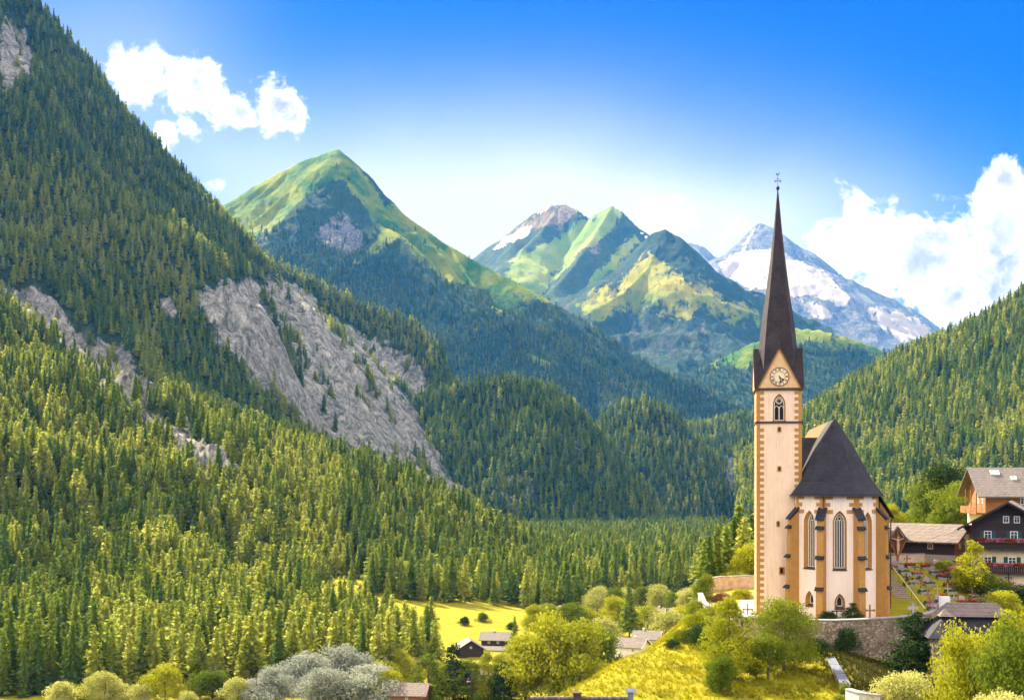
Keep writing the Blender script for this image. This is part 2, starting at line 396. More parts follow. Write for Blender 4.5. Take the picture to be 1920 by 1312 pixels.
# ---- colours of the ground
FOREST1, FOREST2 = (0.018, 0.035, 0.012), (0.045, 0.075, 0.022)
m_left = terrain_mat('wooded_rock_slope', FOREST1, FOREST2, (0.10, 0.105, 0.08), (0.48, 0.46, 0.40), (0.16, 0.19, 0.02), (0.28, 0.28, 0.02), sc=0.012, bump=1.0, bdist=9.0)
m_alp = terrain_mat('alpine_meadow_slope', (0.018, 0.05, 0.022), (0.05, 0.085, 0.03), (0.10, 0.11, 0.11), (0.32, 0.31, 0.30), (0.04, 0.135, 0.006), (0.26, 0.29, 0.006), sc=0.007, bump=1.0, bdist=22.0)
m_dark = terrain_mat('dark_crag_slope', (0.02, 0.05, 0.035), (0.05, 0.085, 0.05), (0.05, 0.06, 0.06), (0.16, 0.16, 0.15), (0.16, 0.22, 0.02), (0.40, 0.36, 0.04), sc=0.003, bump=1.0, bdist=35.0)
m_far = terrain_mat('high_alpine_slope', (0.03, 0.065, 0.03), (0.07, 0.10, 0.04), (0.16, 0.13, 0.09), (0.34, 0.27, 0.18), (0.14, 0.25, 0.03), (0.36, 0.38, 0.06), sc=0.0022, bump=1.0, bdist=40.0)
m_glac = terrain_mat('glacier_rock', (0.10, 0.12, 0.12), (0.20, 0.20, 0.18), (0.08, 0.10, 0.11), (0.26, 0.25, 0.23), (0.20, 0.18, 0.10), (0.34, 0.30, 0.18), snow=(0.46, 0.40, 0.32), sc=0.0016, bump=1.0, bdist=50.0)

LEFT = Mountain([
    # skyline of the steep wooded mountain, ending over the rock wall
    ([(-420, -420, 2000), (-150, -220, 2000), (60, -10, 2050), (150, 105, 2100), (215, 195, 2150), (300, 300, 2200), (425, 440, 2300), (520, 500, 2330), (680, 578, 2380), (770, 610, 2380), (815, 650, 2330),
      (850, 760, 2240), (890, 860, 2120), (950, 965, 1950), (1030, 1045, 1780)], 3.2, 1.05, 14),
    # upper wooded spur catching the light
    ([(-60, 340, 1560), (40, 352, 1640), (130, 350, 1690), (230, 380, 1700), (310, 445, 1680), (350, 520, 1640)], 1.15, 0.5, 60, 150),
    # spur that comes down from the upper wood
    ([(60, 40, 2040), (200, 240, 2010), (290, 370, 1990), (380, 480, 1960), (440, 560, 1930)], 1.1, 1.0, 25),
    ([(230, 230, 2140), (330, 370, 2120), (390, 470, 2090)], 0.95, 0.85, 20),
    # middle spur
    ([(-60, 520, 1400), (110, 565, 1430), (230, 620, 1430), (330, 735, 1420), (450, 825, 1400), (600, 925, 1350), (760, 985, 1300), (900, 1030, 1240), (1010, 1075, 1190)], 0.8, 0.66, 18),
    ([(235, 625, 1430), (300, 730, 1330), (350, 830, 1240)], 0.8, 0.7, 14),
    ([(450, 830, 1400), (480, 900, 1290), (500, 960, 1180)], 0.75, 0.7, 14),
    # broad near slope, gentle and sunny
    ([(-420, 330, 1120), (-150, 500, 1120), (0, 618, 1110), (100, 700, 1100), (200, 775, 1080), (300, 855, 1040), (420, 930, 990), (560, 985, 930), (640, 1020, 880), (760, 1055, 820), (900, 1090, 760), (1010, 1120, 700)], 0.55, 0.37, 60),
    ([(100, 690, 1090), (180, 840, 860), (260, 980, 690), (330, 1090, 580)], 0.42, 0.42, 40),
    ([(420, 935, 980), (520, 1030, 760), (600, 1100, 640)], 0.42, 0.42, 40),
    ], (-330, 1130), (345, 2560), 470, 430, 5, rib=0.42, lam=100.0, namp=15.0, nlam=130.0, rough_amp=3.5, floor=-52, crag=26.0,
    covers=[(0, [(375, 545), (440, 520), (500, 518), (560, 545), (640, 600), (735, 655), (800, 690), (850, 770), (890, 850), (940, 940), (985, 1010), (930, 1000), (830, 945), (760, 890), (650, 870), (560, 790), (470, 720), (410, 640), (380, 590)], 18, 0.8),
            (0, [(0, 535), (60, 540), (105, 560), (150, 640), (110, 640), (60, 610), (0, 560)], 12, 0.9),
            (0, [(105, 625), (160, 625), (235, 640), (250, 700), (300, 760), (320, 830), (260, 800), (200, 740), (140, 690)], 12, 0.9),
            (0, [(300, 780), (350, 780), (380, 830), (420, 860), (460, 900), (380, 900), (320, 850)], 10, 0.85),
            (0, [(10, 30), (40, 50), (70, 110), (50, 160), (10, 180), (0, 60)], 14, 0.8), (0, [(300, 560), (325, 560), (325, 600), (300, 590)], 8, .9)])
LEFT.build('mountain', m_left, 'steep wooded mountainside with a bare grey rock wall, filling the left side')

KNOLL = Mountain([([(800, 745, 2060), (870, 728, 2030), (950, 716, 2010), (1020, 728, 1990)], 1.5, 1.12, 40)],
    (760, 1300), (1550, 2300), 170, 160, 21, rib=0.22, lam=70, namp=9, nlam=90, rough_amp=3, floor=-75,
    covers=[(0, [(905, 880), (950, 860), (1000, 880), (1000, 960), (960, 990), (925, 940)], 16, 0.55), (0, [(880, 820), (930, 810), (930, 850), (890, 850)], 12, 0.5),
            (0, [(1010, 730), (1060, 750), (1100, 840), (1080, 880), (1040, 820)], 16, 0.5)])
KNOLL.build('hill', m_left, 'rounded dark wooded knoll standing in the valley beside the grey rock wall')
KNOLL2 = Mountain([([(1165, 764, 2420), (1205, 757, 2400), (1245, 768, 2385)], 1.3, 1.05, 35),
                   ([(1260, 900, 2600), (1320, 800, 2950), (1380, 785, 2950), (1440, 778, 2950), (1520, 782, 2950), (1600, 775, 2950), (1680, 790, 2950)], 0.6, 0.8, 80)],
    (1060, 1720), (1900, 3200), 200, 170, 33, rib=0.22, lam=80, namp=10, nlam=100, rough_amp=3, floor=-90,
    covers=[(0, [(1190, 880), (1240, 900), (1300, 930), (1300, 985), (1240, 980), (1190, 930)], 18, 0.55), (0, [(1340, 860), (1400, 850), (1410, 960), (1370, 960)], 14, 0.6)])
KNOLL2.build('hill', m_left, 'second wooded knoll with rock patches, between the rounded knoll and the tower')

RIGHT = Mountain([([(2500, 200, 1700), (2250, 370, 1760), (2050, 500, 1830), (1920, 585, 1900), (1850, 624, 1950), (1780, 664, 2000), (1700, 705, 2050), (1640, 742, 2080), (1585, 785, 2110), (1520, 850, 2150), (1430, 930, 2200)], 0.8, 0.43, 40),
                  ([(1850, 640, 1940), (1790, 760, 1700), (1740, 860, 1450)], 0.5, 0.5, 40), ([(2000, 540, 1860), (1960, 700, 1600), (1900, 830, 1350)], 0.5, 0.5, 40)],
    (1380, 2250), (900, 2350), 220, 200, 47, rib=0.25, lam=90, namp=11, nlam=120, rough_amp=3, floor=-30,
    covers=[(0, [(1730, 740), (1770, 735), (1790, 770), (1760, 790)], 12, 0.45), (0, [(1830, 720), (1900, 700), (1910, 760), (1850, 780)], 16, 0.4),
            (1, [(1665, 975), (1700, 960), (1760, 950), (1790, 985), (1665, 1000)], 5, 1.0)])
RIGHT.build('mountain', m_left, 'dark spruce-covered mountainside rising behind the chalets to the frame edge')

PEAK = Mountain([
    ([(250, 520, 5200), (400, 395, 5000), (500, 336, 4900), (565, 302, 4850), (618, 283, 4800), (634, 278, 4790), (660, 308, 4760), (700, 352, 4700), (765, 405, 4620), (830, 452, 4540), (890, 488, 4470), (960, 525, 4380),
      (1050, 575, 4260), (1130, 628, 4120), (1210, 680, 4000), (1300, 720, 3900), (1420, 780, 3800)], 0.75, 0.85, 8),
    ([(632, 292, 4790), (640, 322, 4700), (668, 362, 4580), (712, 420, 4430), (748, 436, 4330), (795, 478, 4220), (835, 550, 4060), (870, 625, 3900), (930, 700, 3700)], 0.72, 0.8, 22),
    ([(628, 318, 4720), (580, 360, 4620), (520, 415, 4540), (460, 465, 4480)], 0.8, 0.75, 15),
    ([(575, 305, 4840), (500, 370, 4760), (430, 430, 4700)], 0.8, 0.8, 12),
    ([(610, 292, 4810), (555, 345, 4720), (500, 392, 4640), (445, 435, 4580)], 1.25, 1.05, 4),
    ([(545, 312, 4870), (490, 362, 4790), (440, 400, 4730)], 1.25, 1.05, 4),
    ([(520, 326, 4890), (470, 362, 4830), (425, 392, 4790)], 1.25, 1.05, 4),
    ([(645, 335, 4660), (600, 385, 4560), (550, 430, 4480), (500, 470, 4420)], 1.2, 1.0, 5),
    ([(690, 345, 4710), (705, 385, 4600), (735, 418, 4480)], 1.0, 1.1, 5),
    ([(790, 425, 4590), (800, 470, 4440), (850, 520, 4280)], 0.95, 1.0, 6),
    ([(850, 465, 4510), (880, 520, 4370), (930, 600, 4150)], 0.9, 1.0, 6),
    ([(1000, 548, 4330), (1040, 610, 4170), (1110, 680, 3980)], 0.8, 0.9, 8),
    ([(748, 440, 4320), (690, 480, 4250), (640, 510, 4200)], 0.7, 0.7, 18),
    ([(890, 492, 4470), (940, 580, 4260), (1000, 655, 4050), (1080, 712, 3850), (1180, 760, 3600), (1260, 800, 3450)], 0.6, 0.62, 20),
    ([(1050, 580, 4260), (1100, 650, 4100), (1170, 710, 3900), (1260, 750, 3700)], 0.55, 0.55, 20),
    ], (240, 1480), (2900, 5300), 430, 300, 61, rib=0.5, lam=230, namp=38, nlam=230, rough_amp=9, floor=-60, crag=30.0, scree=0.45,
    covers=[(1, [(400, 380), (520, 310), (630, 270), (680, 320), (720, 400), (700, 420), (650, 340), (600, 345), (540, 400), (470, 460), (420, 420)], 8, 1.0),
            (1, [(670, 350), (740, 380), (830, 440), (960, 510), (1060, 570), (1000, 560), (900, 545), (840, 530), (790, 480), (745, 445), (700, 470), (655, 500), (690, 465), (720, 430)], 12, 0.85),
            (1, [(985, 660), (1010, 672), (1040, 680), (1030, 690), (1000, 682)], 3, 1.0),
            (1, [(880, 500), (960, 520), (1010, 560), (990, 600), (930, 590)], 18, 0.55),
            (0, [(590, 420), (640, 400), (680, 430), (690, 470), (640, 480), (600, 460)], 14, 0.8)])
PEAK.build('mountain', m_alp, 'pointed green peak with yellow-lit left meadows and forest on its lower flank')

TWIN = Mountain([
    ([(780, 560, 8600), (890, 482, 8400), (950, 440, 8200), (1000, 400, 8000), (1035, 383, 7900), (1060, 382, 7850), (1085, 395, 7750), (1105, 410, 7700), (1125, 398, 7600), (1147, 385, 7500), (1165, 396, 7450), (1195, 425, 7380), (1225, 448, 7300), (1280, 480, 7200)], 0.6, 0.75, 30),
    ([(1147, 388, 7500), (1120, 430, 7300), (1080, 490, 7000), (1030, 550, 6750)], 0.62, 0.7, 20),
    ([(1050, 384, 7870), (1010, 440, 7650), (960, 490, 7400), (920, 520, 7250)], 0.6, 0.7, 20),
    ([(1190, 425, 7380), (1150, 490, 7100), (1100, 560, 6750)], 0.65, 0.7, 20),
    ], (780, 1330), (5000, 8700), 260, 190, 71, rib=0.5, lam=330, namp=45, nlam=380, rough_amp=7, floor=-140, scree=0.4,
    covers=[(0, [(890, 480), (1000, 395), (1060, 375), (1110, 405), (1060, 430), (1000, 428), (930, 462)], 12, 0.7),
            (1, [(950, 510), (1000, 470), (1080, 430), (1147, 380), (1170, 400), (1130, 440), (1060, 500), (1000, 560)], 12, 1.0), (1, [(1090, 540), (1180, 440), (1210, 440), (1150, 520), (1100, 570)], 10, 0.7),
            (2, [(940, 446), (985, 425), (1000, 420), (990, 440), (960, 452)], 4, 1.0), (2, [(1005, 398), (1035, 382), (1030, 390), (1010, 402)], 3, 0.9), (2, [(920, 470), (945, 448), (950, 460)], 3, 0.9), (2, [(1195, 428), (1220, 450), (1205, 445)], 3, 0.8)])
TWIN.build('mountain', m_far, 'twin far summits, a brown one with snow patches beside a green one')

DARK = Mountain([
    ([(1090, 560, 6300), (1140, 520, 6250), (1190, 468, 6150), (1225, 438, 6100), (1247, 430, 6080), (1270, 442, 6050), (1300, 470, 6000), (1340, 512, 5900), (1385, 548, 5800), (1430, 590, 5700), (1500, 640, 5600)], 0.7, 0.72, 18),
    ([(1247, 432, 6080), (1215, 500, 5850), (1170, 545, 5650), (1110, 580, 5500)], 0.6, 0.66, 20),
    ([(1270, 445, 6050), (1290, 540, 5700), (1300, 610, 5450)], 0.62, 0.66, 20),
    ([(1340, 515, 5900), (1380, 590, 5600), (1400, 630, 5450)], 0.6, 0.6, 25),
    ], (1000, 1560), (3900, 6500), 280, 200, 83, rib=0.5, lam=240, namp=45, nlam=260, rough_amp=8, floor=-140, scree=0.45,
    covers=[(1, [(1080, 570), (1160, 520), (1220, 470), (1250, 500), (1320, 540), (1400, 570), (1440, 600), (1420, 625), (1330, 590), (1240, 580), (1160, 590), (1100, 600)], 22, 0.75),
            (0, [(1150, 610), (1250, 600), (1360, 620), (1390, 660), (1300, 690), (1200, 680)], 20, 0.42)])
DARK.build('mountain', m_dark, 'dark pyramid peak with green ledges in front of the twin summits')

MID = Mountain([
    ([(1250, 720, 5000), (1330, 680, 4950), (1420, 640, 4900), (1480, 612, 4900), (1540, 618, 4850), (1610, 638, 4800), (1690, 668, 4750), (1780, 720, 4700), (1860, 790, 4650)], 0.4, 0.62, 60),
    ], (1150, 1900), (3300, 5300), 230, 130, 91, rib=0.45, lam=180, namp=26, nlam=260, rough_amp=6, floor=-140, scree=0.4,
    covers=[(1, [(1330, 660), (1480, 600), (1620, 630), (1700, 665), (1600, 665), (1500, 650), (1400, 680), (1340, 690)], 16, 0.8)])
MID.build('mountain', m_alp, 'grassy rounded hill with woods, seen beyond the spire and below the glacier')

GLAC = Mountain([
    ([(1180, 520, 12600), (1290, 452, 12400), (1318, 462, 12300), (1345, 482, 12200), (1372, 470, 12100), (1398, 440, 12000), (1424, 417, 11950), (1440, 424, 11900), (1462, 450, 11850), (1488, 466, 11800), (1525, 476, 11700), (1565, 502, 11600),
      (1605, 540, 11500), (1650, 560, 11400), (1705, 578, 11300), (1750, 606, 11200), (1790, 640, 11100), (1860, 720, 11000)], 0.7, 0.62, 10),
    ([(1424, 419, 11950), (1415, 450, 11700), (1390, 500, 11300)], 0.8, 0.8, 10), ([(1565, 505, 11600), (1600, 570, 11000), (1640, 640, 10500)], 0.7, 0.7, 15),
    ([(1345, 484, 12200), (1400, 510, 11500), (1470, 580, 10900), (1560, 640, 10400)], 0.7, 0.75, 15), ([(1300, 458, 12350), (1360, 520, 11600), (1420, 580, 11000)], 0.7, 0.8, 15),
    ([(1650, 562, 11400), (1690, 620, 10900), (1720, 680, 10400)], 0.7, 0.75, 15)],
    (1150, 1900), (6300, 12900), 280, 210, 101, rib=0.5, lam=430, namp=75, nlam=520, rough_amp=12, floor=-140,
    covers=[(2, [(1340, 490), (1400, 468), (1450, 465), (1490, 485), (1530, 500), (1560, 520), (1600, 560), (1570, 580), (1520, 545), (1480, 560), (1440, 540), (1400, 545), (1365, 520)], 9, 0.78),
            (2, [(1500, 560), (1540, 570), (1570, 590), (1550, 600), (1520, 585)], 8, 0.75), (2, [(1620, 570), (1680, 580), (1740, 610), (1760, 640), (1700, 655), (1650, 620)], 14, 0.7),
            (2, [(1330, 540), (1380, 570), (1440, 610), (1420, 630), (1350, 580)], 12, 0.8), (2, [(1420, 420), (1400, 440), (1385, 470), (1400, 460)], 4, 0.9),
            (0, [(1320, 460), (1424, 417), (1560, 500), (1600, 560), (1700, 600), (1640, 660), (1400, 620), (1320, 520)], 10, 0.8)])
GLAC.build('mountain', m_glac, 'sharp snow and glacier covered massif behind the church spire')

# ---- valley floor, church hill and everything under it: one sheet to the horizon
EDGE = [(-24, 60), (-1, 118), (9.0, 138), (16.2, 152), (24.2, 164), (29.5, 177), (36.5, 206), (50, 240), (74, 268), (116, 334), (190, 460), (310, 640), (470, 800)]
def plateau(x, y):
    front = -1.0 - 0.10 * (158 - y) - 2.6 * sstep(36, 52, x) - 1.2 * sstep(60, 80, x)
    z = np.where(y < 158, front, -1.0 - 2.6 * sstep(36, 52, x) - 1.2 * sstep(60, 80, x))
    up = sstep(168, 176, y)
    cem = 1.2 + 0.185 * (np.clip(y, 166, 197) - 166) + 0.02 * np.clip(y - 197, 0, 400)
    right = sstep(49, 52, x)
    z2 = np.where(y > 166, cem * right + (1 - right) * (0.6 + 0.012 * np.clip(y - 170, 0, 300)), z)
    w = sstep(160, 168, y)
    return z * (1 - w) + z2 * w
def edge_dist(x, y):
    d = np.full(x.shape, 1e9); sgn = np.zeros(x.shape)
    for (ax, ay), (bx, by) in zip(EDGE[:-1], EDGE[1:]):
        ex, ey = bx - ax, by - ay; t = np.clip(((x - ax) * ex + (y - ay) * ey) / (ex * ex + ey * ey), 0, 1)
        dx = x - ax - t * ex; dy = y - ay - t * ey; q = np.hypot(dx, dy); near = q < d
        d = np.where(near, q, d); sgn = np.where(near, np.sign(ex * dy - ey * dx), sgn)
    return d * np.where(sgn == 0, 1, sgn)         # positive outside (towards the valley, left of the line)
def ground(x, y):
    x = np.asarray(x, float); y = np.asarray(y, float)
    vz = -45 + 2.0 * fbm(x / 60, y / 60, 5, 4) - 0.012 * np.clip(y - 700, 0, 6000) 
    # meadow on the left side of the valley climbs towards the wood
    px = CX + x / np.maximum(y, 1) * F
    vz = vz + 12 * sstep(480, 640, y) * sstep(60, -120, x) * sstep(900, 700, y)
    d = edge_dist(x, y)
    d = d + 1.5 * fbm(x / 14, y / 14, 9, 3)
    pz = plateau(x, y) + 0.25 * fbm(x / 6, y / 6, 3, 3)
    soft = np.where(d > 0, np.sqrt(d * d + 9) - 3, 0.0)
    hill = pz - 0.9 * soft
    return np.maximum(vz, hill)
def gz(x, y): return float(ground(np.array([x]), np.array([y]))[0])

def build_ground():
    ds = np.concatenate([np.geomspace(70, 230, 210), np.geomspace(233, 1500, 150)[0:], np.geomspace(1600, 13000, 20)])
    pxs = np.linspace(-700, 2600, 330)
    PX, DD = np.meshgrid(pxs, ds); x = (PX - CX) / F * DD; y = DD
    z = ground(x, y)
    v = np.stack([x, y, z], -1).reshape(-1, 3); n = len(pxs); nr = len(ds)
    i = np.arange((nr - 1) * (n - 1)); r = i // (n - 1); c = i % (n - 1); a = r * n + c
    f = np.stack([a, a + 1, a + n + 1, a + n], -1)
    m, nt, N, L, b = new_mat('meadow_grass')
    b.inputs['Roughness'].default_value = 0.9; b.inputs['Specular IOR Level'].default_value = 0.1
    tc = N.new('ShaderNodeTexCoord')
    def noise(s, d=6, rgh=0.6):
        q = N.new('ShaderNodeTexNoise'); q.inputs['Scale'].default_value = s; q.inputs['Detail'].default_value = d; q.inputs['Roughness'].default_value = rgh
        L.new(tc.outputs['Object'], q.inputs['Vector']); return q.outputs['Fac']
    r1 = N.new('ShaderNodeValToRGB'); r1.color_ramp.elements[0].position = 0.33; r1.color_ramp.elements[1].position = 0.66
    r1.color_ramp.elements[0].color = (0.15, 0.155, 0.006, 1); r1.color_ramp.elements[1].color = (0.27, 0.235, 0.004, 1)
    e = r1.color_ramp.elements.new(0.5); e.color = (0.25, 0.22, 0.006, 1)
    L.new(noise(0.22, 9, 0.7), r1.inputs[0])
    r2 = N.new('ShaderNodeValToRGB'); r2.color_ramp.elements[0].position = 0.52; r2.color_ramp.elements[1].position = 0.72
    r2.color_ramp.elements[0].color = (0, 0, 0, 1); r2.color_ramp.elements[1].color = (0.75, 0.75, 0.75, 1)
    L.new(noise(0.55, 10, 0.8), r2.inputs[0])
    mx = N.new('ShaderNodeMixRGB'); L.new(r2.outputs[0], mx.inputs[0]); L.new(r1.outputs[0], mx.inputs[1]); mx.inputs[2].default_value = (0.09, 0.10, 0.012, 1)
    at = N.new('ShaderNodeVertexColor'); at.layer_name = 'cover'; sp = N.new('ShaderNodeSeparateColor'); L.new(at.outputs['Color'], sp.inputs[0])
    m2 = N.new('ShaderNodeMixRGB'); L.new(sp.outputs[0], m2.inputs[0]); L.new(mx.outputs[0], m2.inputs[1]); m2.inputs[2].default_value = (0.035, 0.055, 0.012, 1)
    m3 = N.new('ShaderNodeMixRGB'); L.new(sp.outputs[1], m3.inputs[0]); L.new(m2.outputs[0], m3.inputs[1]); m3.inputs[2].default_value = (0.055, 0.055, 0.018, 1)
    L.new(m3.outputs[0], b.inputs['Base Color'])
    bp = N.new('ShaderNodeBump'); bp.inputs['Strength'].default_value = 0.7; bp.inputs['Distance'].default_value = 0.35; L.new(noise(2.2, 6, 0.7), bp.inputs['Height']); L.new(bp.outputs[0], b.inputs['Normal'])
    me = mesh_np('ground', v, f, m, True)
    # woodland floor under the far woods (R), rough grass below the church wall, shade put into its colour (G)
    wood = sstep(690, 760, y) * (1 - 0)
    shaded_grass = sstep(38, 42, x) * sstep(160, 156, y) * sstep(60, 100, y) * 0.85
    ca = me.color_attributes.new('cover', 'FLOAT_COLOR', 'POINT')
    ca.data.foreach_set('color', np.stack([wood, shaded_grass, np.zeros_like(wood), np.ones_like(wood)], -1).astype(np.float32).ravel())
    o = link(bpy.data.objects.new('ground', me)); tag(o, 'bright yellow-green meadows of the valley floor and church hill', 'ground', None, 'structure')
    return o
build_ground()
# ------------------------------------------------------------------ trees
m_spruce = leaf_mat('spruce_needles', (0.055, 0.105, 0.018), (0.29, 0.33, 0.036), 0.46, c3=(0.13, 0.19, 0.026))
m_larch = leaf_mat('larch_needles', (0.17, 0.215, 0.025), (0.42, 0.42, 0.075), 0.58, c3=(0.28, 0.31, 0.04))
m_far_needle = leaf_mat('distant_needles', (0.03, 0.07, 0.02), (0.12, 0.16, 0.035), 0.35)
m_far_larch = leaf_mat('distant_larch_needles', (0.07, 0.11, 0.03), (0.17, 0.19, 0.05), 0.35)
m_bark = mat('bark', (0.06, 0.045, 0.03), (0.14, 0.11, 0.08), 4.0, 0.95, 0.5)

def quads(c, a, b):
    """c centres, a / b half axes -> verts, faces of free quads"""
    n = len(c); v = np.empty((n, 4, 3)); v[:, 0] = c - a - b; v[:, 1] = c + a - b; v[:, 2] = c + a + b; v[:, 3] = c - a + b
    return v.reshape(-1, 3), np.arange(n * 4).reshape(n, 4)
def unit(v): return v / np.maximum(np.linalg.norm(v, axis=-1, keepdims=True), 1e-9)

def conifer_crown(seed, H, Rb, tiers, per, along, leaf, droop, fluff, prof, z0=0.06, bare=0.0):
    """whorls of drooping branches carried by many small needle sprays, gaps between them"""
    r = np.random.default_rng(seed); C = []; A = []; B = []
    for k in range(tiers):
        f = (k + 0.5 * r.random()) / tiers; z = H * (z0 + (0.985 - z0) * f)
        rad = Rb * prof(f) * r.uniform(0.82, 1.15) + 0.12
        n = max(3, int(round(per * (0.45 + 0.55 * (1 - f)))))
        a0 = r.random() * 6.28
        for j in range(n):
            if r.random() < bare: continue
            a = a0 + 6.283 * (j + r.uniform(-.35, .35)) / n; rr = rad * r.uniform(0.72, 1.12)
            d = np.array([math.cos(a), math.sin(a), 0]); tng = np.array([-d[1], d[0], 0])
            m = max(1, int(round(along * (0.35 + 0.65 * (1 - f)))))
            for i in range(m):
                q = (i + r.uniform(0.35, 1.0)) / m
                c = d * rr * q + np.array([0, 0, z - droop * rr * q * q + r.uniform(-.25, .25) * leaf]) + tng * r.uniform(-.5, .5) * leaf * fluff
                out = d * 0.8 + np.array([0, 0, -droop * 0.9 * q]) + r.normal(0, 0.28 * fluff, 3)
                out /= np.linalg.norm(out); s = leaf * r.uniform(0.7, 1.25) * (0.55 + 0.45 * (1 - f))
                side = tng + r.normal(0, 0.35 * fluff, 3); side -= out * side.dot(out); side /= np.linalg.norm(side)
                C.append(c); A.append(out * s * 0.62); B.append(side * s * 0.42)
    v, fc = quads(np.array(C), np.array(A), np.array(B))
    # a leader at the tip
    return v, fc
def dark_core(H, Rb, prof, n=7, k=0.55, z0=0.08):
    """inner needle mass that keeps the crown from being transparent"""
    rings = []
    for f in (0.0, 0.35, 0.7, 0.97):
        rings.append([(Rb * prof(f) * k * math.cos(6.283 * i / n), Rb * prof(f) * k * math.sin(6.283 * i / n), H * (z0 + (0.98 - z0) * f)) for i in range(n)])
    v = np.array([q for r_ in rings for q in r_]); fs = []
    for i in range(3):
        for j in range(n): fs.append((i * n + j, i * n + (j + 1) % n, (i + 1) * n + (j + 1) % n, (i + 1) * n + j))
    return v, np.array(fs)
p_spruce = lambda f: (1 - f) ** 0.72
p_larch = lambda f: (1 - f ** 1.7) ** 0.9 * (0.72 + 0.28 * min(1, f * 4))
p_broad = lambda f: math.sqrt(max(0.0, 1 - (f * 1.0) ** 2.2))

def crown_mesh(name, mat_, seed, H, Rb, tiers, per, along, leaf, droop, fluff, prof, z0=0.06, core=0.5, bare=0.0):
    v, f = conifer_crown(seed, H, Rb, tiers, per, along, leaf, droop, fluff, prof, z0, bare)
    if core:
        v2, f2 = dark_core(H, Rb, prof, k=core, z0=z0 + 0.03); f = np.concatenate([f, f2 + len(v)]); v = np.concatenate([v, v2])
    return mesh_np(name, v, f, mat_)
def trunk_mesh(name, H, r0, seed=0):
    mb = MB(); mb.tube([(0, 0, -1.0), (0.0, 0, H * 0.3), (0.05, 0.03, H * 0.65), (0, 0, H * 0.98)], [r0, r0 * 0.8, r0 * 0.45, 0.03], 6); return mb.mesh(name, m_bark)
# near prototypes: 1 m of height = 1 m, built 25 m tall
NEAR = {
    'spruce': [(crown_mesh('crown', m_spruce, 100 + i, 25, 3.6 + 0.3 * i, 28, 10, 4, 1.35, 0.42, 0.9, p_spruce, 0.05 + 0.03 * i, 0.45), trunk_mesh('trunk', 25, 0.3)) for i in range(4)],
    'larch': [(crown_mesh('crown', m_larch, 200 + i, 24, 4.2 + 0.35 * i, 25, 11, 4, 1.25, 0.16, 1.5, p_larch, 0.10 + 0.04 * i, 0.32, 0.08), trunk_mesh('trunk', 24, 0.28)) for i in range(4)],
}
def joined(me_a, me_b, name):
    bm = bmesh.new(); bm.from_mesh(me_a); off = len(bm.faces); bm.from_mesh(me_b); bm.faces.ensure_lookup_table()
    for i in range(off, len(bm.faces)): bm.faces[i].material_index = 1
    me = bpy.data.meshes.new(name); bm.to_mesh(me); bm.free(); me.materials.append(me_a.materials[0]); me.materials.append(me_b.materials[0]); return me
def proto(name, me): return bpy.data.objects.new(name, me)       # source of the mass, itself not in the scene
PROTO_NEAR = [proto('spruce_source', joined(*NEAR['spruce'][i], 'spruce_tree')) for i in range(3)] + [proto('larch_source', joined(*NEAR['larch'][i], 'larch_tree')) for i in range(3)]
PROTO_NEAR += [proto('old_larch_source', joined(crown_mesh('crown', m_larch, 230, 19, 5.2, 20, 12, 4, 1.4, 0.05, 1.8, p_broad, 0.14, 0.4, 0.12), trunk_mesh('trunk', 18, 0.3), 'old_larch_tree')),
               proto('stone_pine_source', joined(crown_mesh('crown', m_spruce, 231, 18, 4.6, 19, 12, 4, 1.4, 0.12, 1.6, p_broad, 0.16, 0.4, 0.1), trunk_mesh('trunk', 17, 0.3), 'stone_pine_tree'))]
PROTO_FAR = [proto('far_spruce_source', crown_mesh('far_spruce', m_spruce, 300 + i, 25, 4.0, 13, 8, 2, 2.3, 0.4, 0.9, p_spruce, 0.03, 0.6)) for i in range(3)] + \
            [proto('far_larch_source', crown_mesh('far_larch', m_larch, 320 + i, 23, 4.4, 12, 8, 2, 2.2, 0.15, 1.3, p_larch, 0.05, 0.45)) for i in range(3)]
PROTO_FAR[2].data = crown_mesh('far_pine', m_spruce, 360, 19, 4.8, 10, 8, 2, 2.4, 0.1, 1.5, p_broad, 0.08, 0.5)
PROTO_TINY = [proto('tiny_spruce_source', crown_mesh('tiny_spruce', m_far_needle, 340 + i, 25, 3.8, 7, 5, 1, 3.8, 0.35, 0.8, p_spruce, 0.0, 0.75)) for i in range(2)] + \
             [proto('tiny_larch_source', crown_mesh('tiny_larch', m_far_larch, 350 + i, 22, 4.2, 7, 5, 1, 3.8, 0.15, 1.1, p_larch, 0.0, 0.6)) for i in range(2)]

